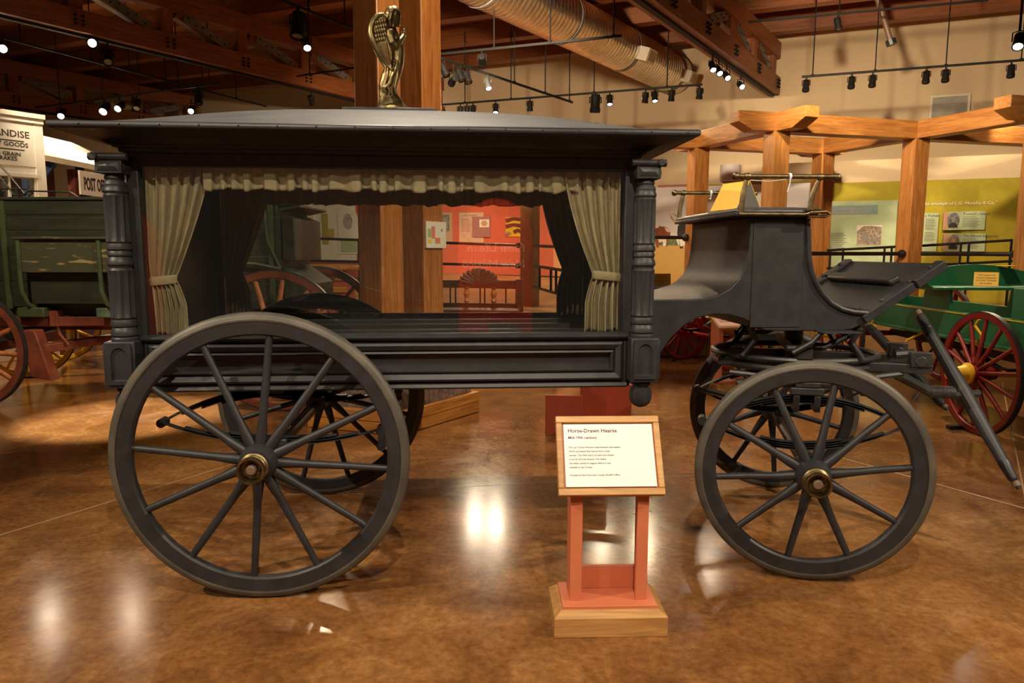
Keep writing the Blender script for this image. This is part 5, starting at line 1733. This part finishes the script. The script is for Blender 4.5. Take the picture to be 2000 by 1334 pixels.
# mint history panel
hp, hw, hh = wall_board('history_panel', 'mint green history panel with blue title band and a sepia house photograph', 'panel', 1612, 1754, 392, 540, .08, 'mint')
on_board(hp, 'title_band', 0, hw * .72, hh * .82, hh * .94, 'blue_band')
text('lettering', 'Co. would stop at nothing', .072, facing((.05, hh * .885, .003), (1, 0, 0), (0, 1, 0)), 'tan_panel', hp, squeeze=1.0)
text('lettering', 'to take the life of a rival', .072, facing((.05, hh * .835, .003), (1, 0, 0), (0, 1, 0)), 'tan_panel', hp, squeeze=1.0)
on_board(hp, 'photo_mount', hw * .43, hw * .80, hh * .42, hh * .68, 'cow_white', .012)
ph_ = on_board(hp, 'house_photo', hw * .435, hw * .795, hh * .425, hh * .675, 'sepia', .014)
shape(hp, 'photo_sky', [(hw * .435, hh * .60), (hw * .52, hh * .66), (hw * .62, hh * .67), (hw * .795, hh * .65), (hw * .795, hh * .675), (hw * .435, hh * .675)], 'cow_white', .016)
shape(hp, 'photo_porch', [(hw * .50, hh * .47), (hw * .60, hh * .47), (hw * .60, hh * .58), (hw * .50, hh * .58)], 'ink_grey', .016)
shape(hp, 'photo_crowd', [(hw * .62, hh * .46), (hw * .78, hh * .455), (hw * .78, hh * .50), (hw * .74, hh * .515), (hw * .70, hh * .50), (hw * .66, hh * .515), (hw * .62, hh * .49)], 'ink_grey', .016)
lines(hp, .05, hw * .3, hh * .36, hh * .58, 9)
text('lettering', 'the triumph of L.G. Murphy & Co.”', .085, facing(onwall(1803, 401, .045), WD), 'white_ink', bpy.data.objects['wall_olive'], 'LEFT', 1.05)
o, w_, h_ = wall_board('history_panel', 'narrow mint panel headed Forces beside a pergola post', 'panel', 1800, 1834, 416, 491, .08, 'mint')
text('lettering', 's Forces', .075, facing((.02, h_ * .9, .003), (1, 0, 0), (0, 1, 0)), 'ink', o)
lines(o, .03, w_ * .9, h_ * .55, h_ * .85, 9)
lines(o, .03, w_ * .9, h_ * .25, h_ * .5, 7)
for py0, py1, ttl, pm_, lab in ((413, 449, "Tunstall's Savior", 'grey_photo', 'mint panel with grey oval portrait on the olive wall'), (456, 491, 'The House supports:', 'sepia', 'mint panel with sepia oval portrait below the grey one')):
    o, w_, h_ = wall_board('biography_board', lab, 'panel', 1841, 1926, py0, py1, .08, 'mint')
    on_board(o, 'left_band', 0, w_ * .12, 0, h_, 'tan_panel')
    shape(o, 'oval_photo', oval(w_ * .24, h_ * .52, w_ * .15, h_ * .42), pm_, .006)
    shape(o, 'sitter_coat', oval(w_ * .24, h_ * .14, w_ * .11, h_ * .26, 14, 0, 180), 'ink', .008)
    shape(o, 'sitter_head', oval(w_ * .24, h_ * .58, w_ * .042, h_ * .17), 'tan_panel' if pm_ == 'sepia' else 'lens_off', .008)
    text('lettering', ttl, .07, facing((w_ * .46, h_ * .80, .003), (1, 0, 0), (0, 1, 0)), 'ink', o)
    lines(o, w_ * .46, w_ * .88, h_ * .12, h_ * .72, 7)

# vent grille high on the end wall and a sprinkler pipe
vg = onplane(1812, 250, W0, WN)
vb_ = onplane(1895, 195, W0, WN)
gw_ = (Vector((vb_.x, vb_.y)) - Vector((vg.x, vg.y))).length
gt = thing('vent_grille', 'white-framed grey vent grille on the cream wall behind the pergola', 'vent', (0, 0, 0))
mt = facing((vg.x, vg.y, vg.z - .15), WD)
mt.translation = mt.translation + WN * .02
MB().box(.05, gw_ - .05, .05, .75, -.01, .015).build('grille_core', 'grille', gt, mt)
for k in range(14):
    MB().box(.05, gw_ - .05, .07 + .05 * k, .085 + .05 * k, .0, .03).build('louvre', 'grille', gt, mt, smooth=False)
for x0, x1, y0, y1 in ((0, gw_, 0, .05), (0, gw_, .75, .80), (0, .05, .05, .75), (gw_ - .05, gw_, .05, .75)):
    MB().box(x0, x1, y0, y1, -.01, .04).build('grille_frame', 'frame_white', gt, mt, bevel=.006)
sp = thing('sprinkler_pipe', 'brown pipe with dark flange dropping from the ceiling beside the pergola', 'pipe', (0, 0, 0))
pa_, pb_ = atz(1712, -8, 6.1), at(1742, 88, 13.2)
MB().tube([pa_, pb_], .045, 10).build('pipe', mat('brown_pipe', (.16, .10, .06), .5), sp)
MB().tube([pb_ + (pa_ - pb_).normalized() * .1, pb_], .085, 10).build('flange', 'iron', sp)

# boards seen through the hearse windows
o, w_, h_ = wall_board('photo_panel', 'tan panel with a grey photograph on the coral wall by the floor map', 'panel', 862, 883, 415, 473, .05, 'tan_panel')
on_board(o, 'photo', w_ * .05, w_ * .75, h_ * .36, h_ * .93, 'grey_photo', .006)
on_board(o, 'photo_mat', w_ * .2, w_ * .6, h_ * .48, h_ * .84, 'lens_off', .009)
o, w_, h_ = wall_board('text_panel', 'pale printed text panel on the coral wall', 'panel', 897, 944, 415, 475, .05, mat('blush_panel', (.62, .42, .30), .6))
text('lettering', 'Land of Livestock', .07, facing((.08, h_ * .88, .003), (1, 0, 0), (0, 1, 0)), 'ink_brown', o, squeeze=.9)
lines(o, .06, w_ * .5, h_ * .35, h_ * .8, 12, 'mauve')
o, w_, h_ = wall_board('text_panel', 'mauve panel with a small white seal overlapping the pale text panel', 'panel', 922, 957, 423, 463, .1, 'mauve')
on_board(o, 'seal_card', w_ * .42, w_ * .96, h_ * .48, h_ * .86, 'white', .006)
shape(o, 'seal_ring', oval(w_ * .69, h_ * .67, w_ * .17, h_ * .14), 'tan_panel', .008)
o, w_, h_ = wall_board('tool_board', 'yellow board mounted with dark hand tools on the coral wall', 'board', 988, 1019, 424, 462, .06, 'yellow')
for k, (y0, y1, x0, x1) in enumerate(((.82, .94, 0, 1), (.52, .62, 0, 1), (.24, .32, .5, 1), (.10, .2, .02, .35))):
    MB().tube([(w_ * x0 + .02, h_ * y0, .02), (w_ * (x0 + x1) / 2, h_ * (y0 + y1) / 2 + .02, .03), (w_ * x1 - .02, h_ * y1 - .03, .02)], [.05, .035, .045], 6).build('hand_tool', 'red_dark' if k < 3 else 'steel', o)
o, w_, h_ = wall_board('text_panel', 'peach text panel in a thin dark frame on the peach wall', 'panel', 1085, 1108, 420, 486, .05, mat('peach_panel', (.80, .38, .2), .6))
lines(o, .05, w_ * .9, h_ * .4, h_ * .9, 14, 'red_wall')
o, w_, h_ = wall_board('chart_panel', 'white chart sheet with yellow columns on the white wall', 'panel', 563, 612, 405, 481, .05, 'paper')
for k in range(3):
    on_board(o, 'yellow_column', w_ * (.02 + .33 * k), w_ * (.28 + .33 * k), h_ * .55, h_ * .97, mat('chart_yellow', (.80, .64, .30), .6, var=.05), .003)
for k in range(6):
    on_board(o, 'black_mark', w_ * .38, w_ * .43, h_ * (.40 + .08 * k), h_ * (.43 + .08 * k), 'ink', .005)
lines(o, w_ * .6, w_ * .92, h_ * .1, h_ * .5, 10)
o, w_, h_ = wall_board('measuring_strip', 'narrow olive strip like a ruler standing on the white wall', 'panel', 630, 639, 417, 477, .06, mat('olive_strip', (.42, .36, .06), .5))
o, w_, h_ = wall_board('small_plaque', 'small gold-green plaque beside the olive strip', 'plaque', 642, 652, 447, 465, .05, mat('plaque_gold', (.52, .42, .10), .5))
o, w_, h_ = wall_board('portrait_board', 'pale arched board with a faded portrait beside the timber post', 'panel', 661, 700, 436, 496, .05, 'paper')
shape(o, 'arched_top', [(0, h_)] + [(w_ * .5 - w_ * .5 * math.cos(R(a)), h_ + h_ * .55 * math.sin(R(a))) for a in range(10, 180, 10)] + [(w_, h_)], 'paper', .0)
shape(o, 'portrait', oval(w_ * .5, h_ * 1.05, w_ * .22, h_ * .26), mat('faded_portrait', (.42, .36, .40), .6, var=.4, scale=9), .006)
on_board(o, 'caption', w_ * .12, w_ * .9, h_ * .05, h_ * .5, 'mint', .004)

# table with bench at the white wall
tb = thing('round_table', 'low wooden table with red apron beyond the farm wagon', 'table', at(645, 560, 10.6) * 1.0)
tb.location.z = .55
MB().lathe([(.0, .78), (.55, .78), (.57, .80), (.57, .83), (.55, .85), (.0, .85)], 28).build('table_top', 'kerb', tb)
MB().box(-.3, .3, -.3, .3, .0, .78).build('pedestal', 'salmon_dark', tb, bevel=.01)
for k in range(4):
    MB().box(-.32, .32, -.33, -.30, .12 + .17 * k, .20 + .17 * k).build('pedestal_slat', 'kerb', tb, bevel=.004)

# carved bench with green shell crest
bn = at(935, 600, 9.4)
be = thing('carved_bench', 'brown spindle-backed bench with a green scalloped shell crest', 'bench', (bn.x, bn.y, .50), R(-6))
zz = lambda py: at(935, py, 9.4).z - .50
MB().bar((-.62, 0, zz(555)), (.56, 0, zz(555)), .05, .10).build('back_rail', 'brownwood', be, bevel=.006)
MB().bar((-.62, 0, zz(597)), (.56, 0, zz(597)), .05, .07).build('seat_rail', 'brownwood', be, bevel=.006)
MB().box(-.62, .56, -.45, .02, zz(606), zz(600)).build('seat', 'brownwood', be, bevel=.006)
for x in (-.60, .54):
    MB().box(x - .05, x + .05, -.05, .05, 0, zz(545)).build('leg', 'brownwood', be, bevel=.006)
    MB().box(x - .04, x + .04, -.45, -.37, 0, zz(604)).build('leg', 'brownwood', be, bevel=.006)
cz = zz(550)
for k in range(11):
    a = R(8 + 16.4 * k)
    tip = Vector((.0 - .265 * math.cos(a), 0, cz + .185 * math.sin(a) - .01))
    b_ = Vector((0, 0, cz - .04))
    MB().tube([b_ + (tip - b_) * .2, b_ + (tip - b_) * .7, b_ + (tip - b_) * .92, tip], [.024, .052, .054, .034], 10, flat=.5).build('shell_lobe', 'teal', be)
for x in (-.16, .20):
    MB().lathe([(.02, zz(592)), (.04, zz(588)), (.025, zz(582)), (.045, zz(574)), (.022, zz(566)), (.05, zz(560))], 12, o=(x, 0, 0)).build('turned_spindle', 'oak', be)
for x in (-.38, -.31, .02, .08, .36):
    MB().tube([(x, 0, zz(593)), (x, 0, zz(559))], .010, 6).build('thin_spindle', 'rail', be)

# ------------------------------------------------------------------ exhibit panels behind the visitor (seen mirrored in the glass)
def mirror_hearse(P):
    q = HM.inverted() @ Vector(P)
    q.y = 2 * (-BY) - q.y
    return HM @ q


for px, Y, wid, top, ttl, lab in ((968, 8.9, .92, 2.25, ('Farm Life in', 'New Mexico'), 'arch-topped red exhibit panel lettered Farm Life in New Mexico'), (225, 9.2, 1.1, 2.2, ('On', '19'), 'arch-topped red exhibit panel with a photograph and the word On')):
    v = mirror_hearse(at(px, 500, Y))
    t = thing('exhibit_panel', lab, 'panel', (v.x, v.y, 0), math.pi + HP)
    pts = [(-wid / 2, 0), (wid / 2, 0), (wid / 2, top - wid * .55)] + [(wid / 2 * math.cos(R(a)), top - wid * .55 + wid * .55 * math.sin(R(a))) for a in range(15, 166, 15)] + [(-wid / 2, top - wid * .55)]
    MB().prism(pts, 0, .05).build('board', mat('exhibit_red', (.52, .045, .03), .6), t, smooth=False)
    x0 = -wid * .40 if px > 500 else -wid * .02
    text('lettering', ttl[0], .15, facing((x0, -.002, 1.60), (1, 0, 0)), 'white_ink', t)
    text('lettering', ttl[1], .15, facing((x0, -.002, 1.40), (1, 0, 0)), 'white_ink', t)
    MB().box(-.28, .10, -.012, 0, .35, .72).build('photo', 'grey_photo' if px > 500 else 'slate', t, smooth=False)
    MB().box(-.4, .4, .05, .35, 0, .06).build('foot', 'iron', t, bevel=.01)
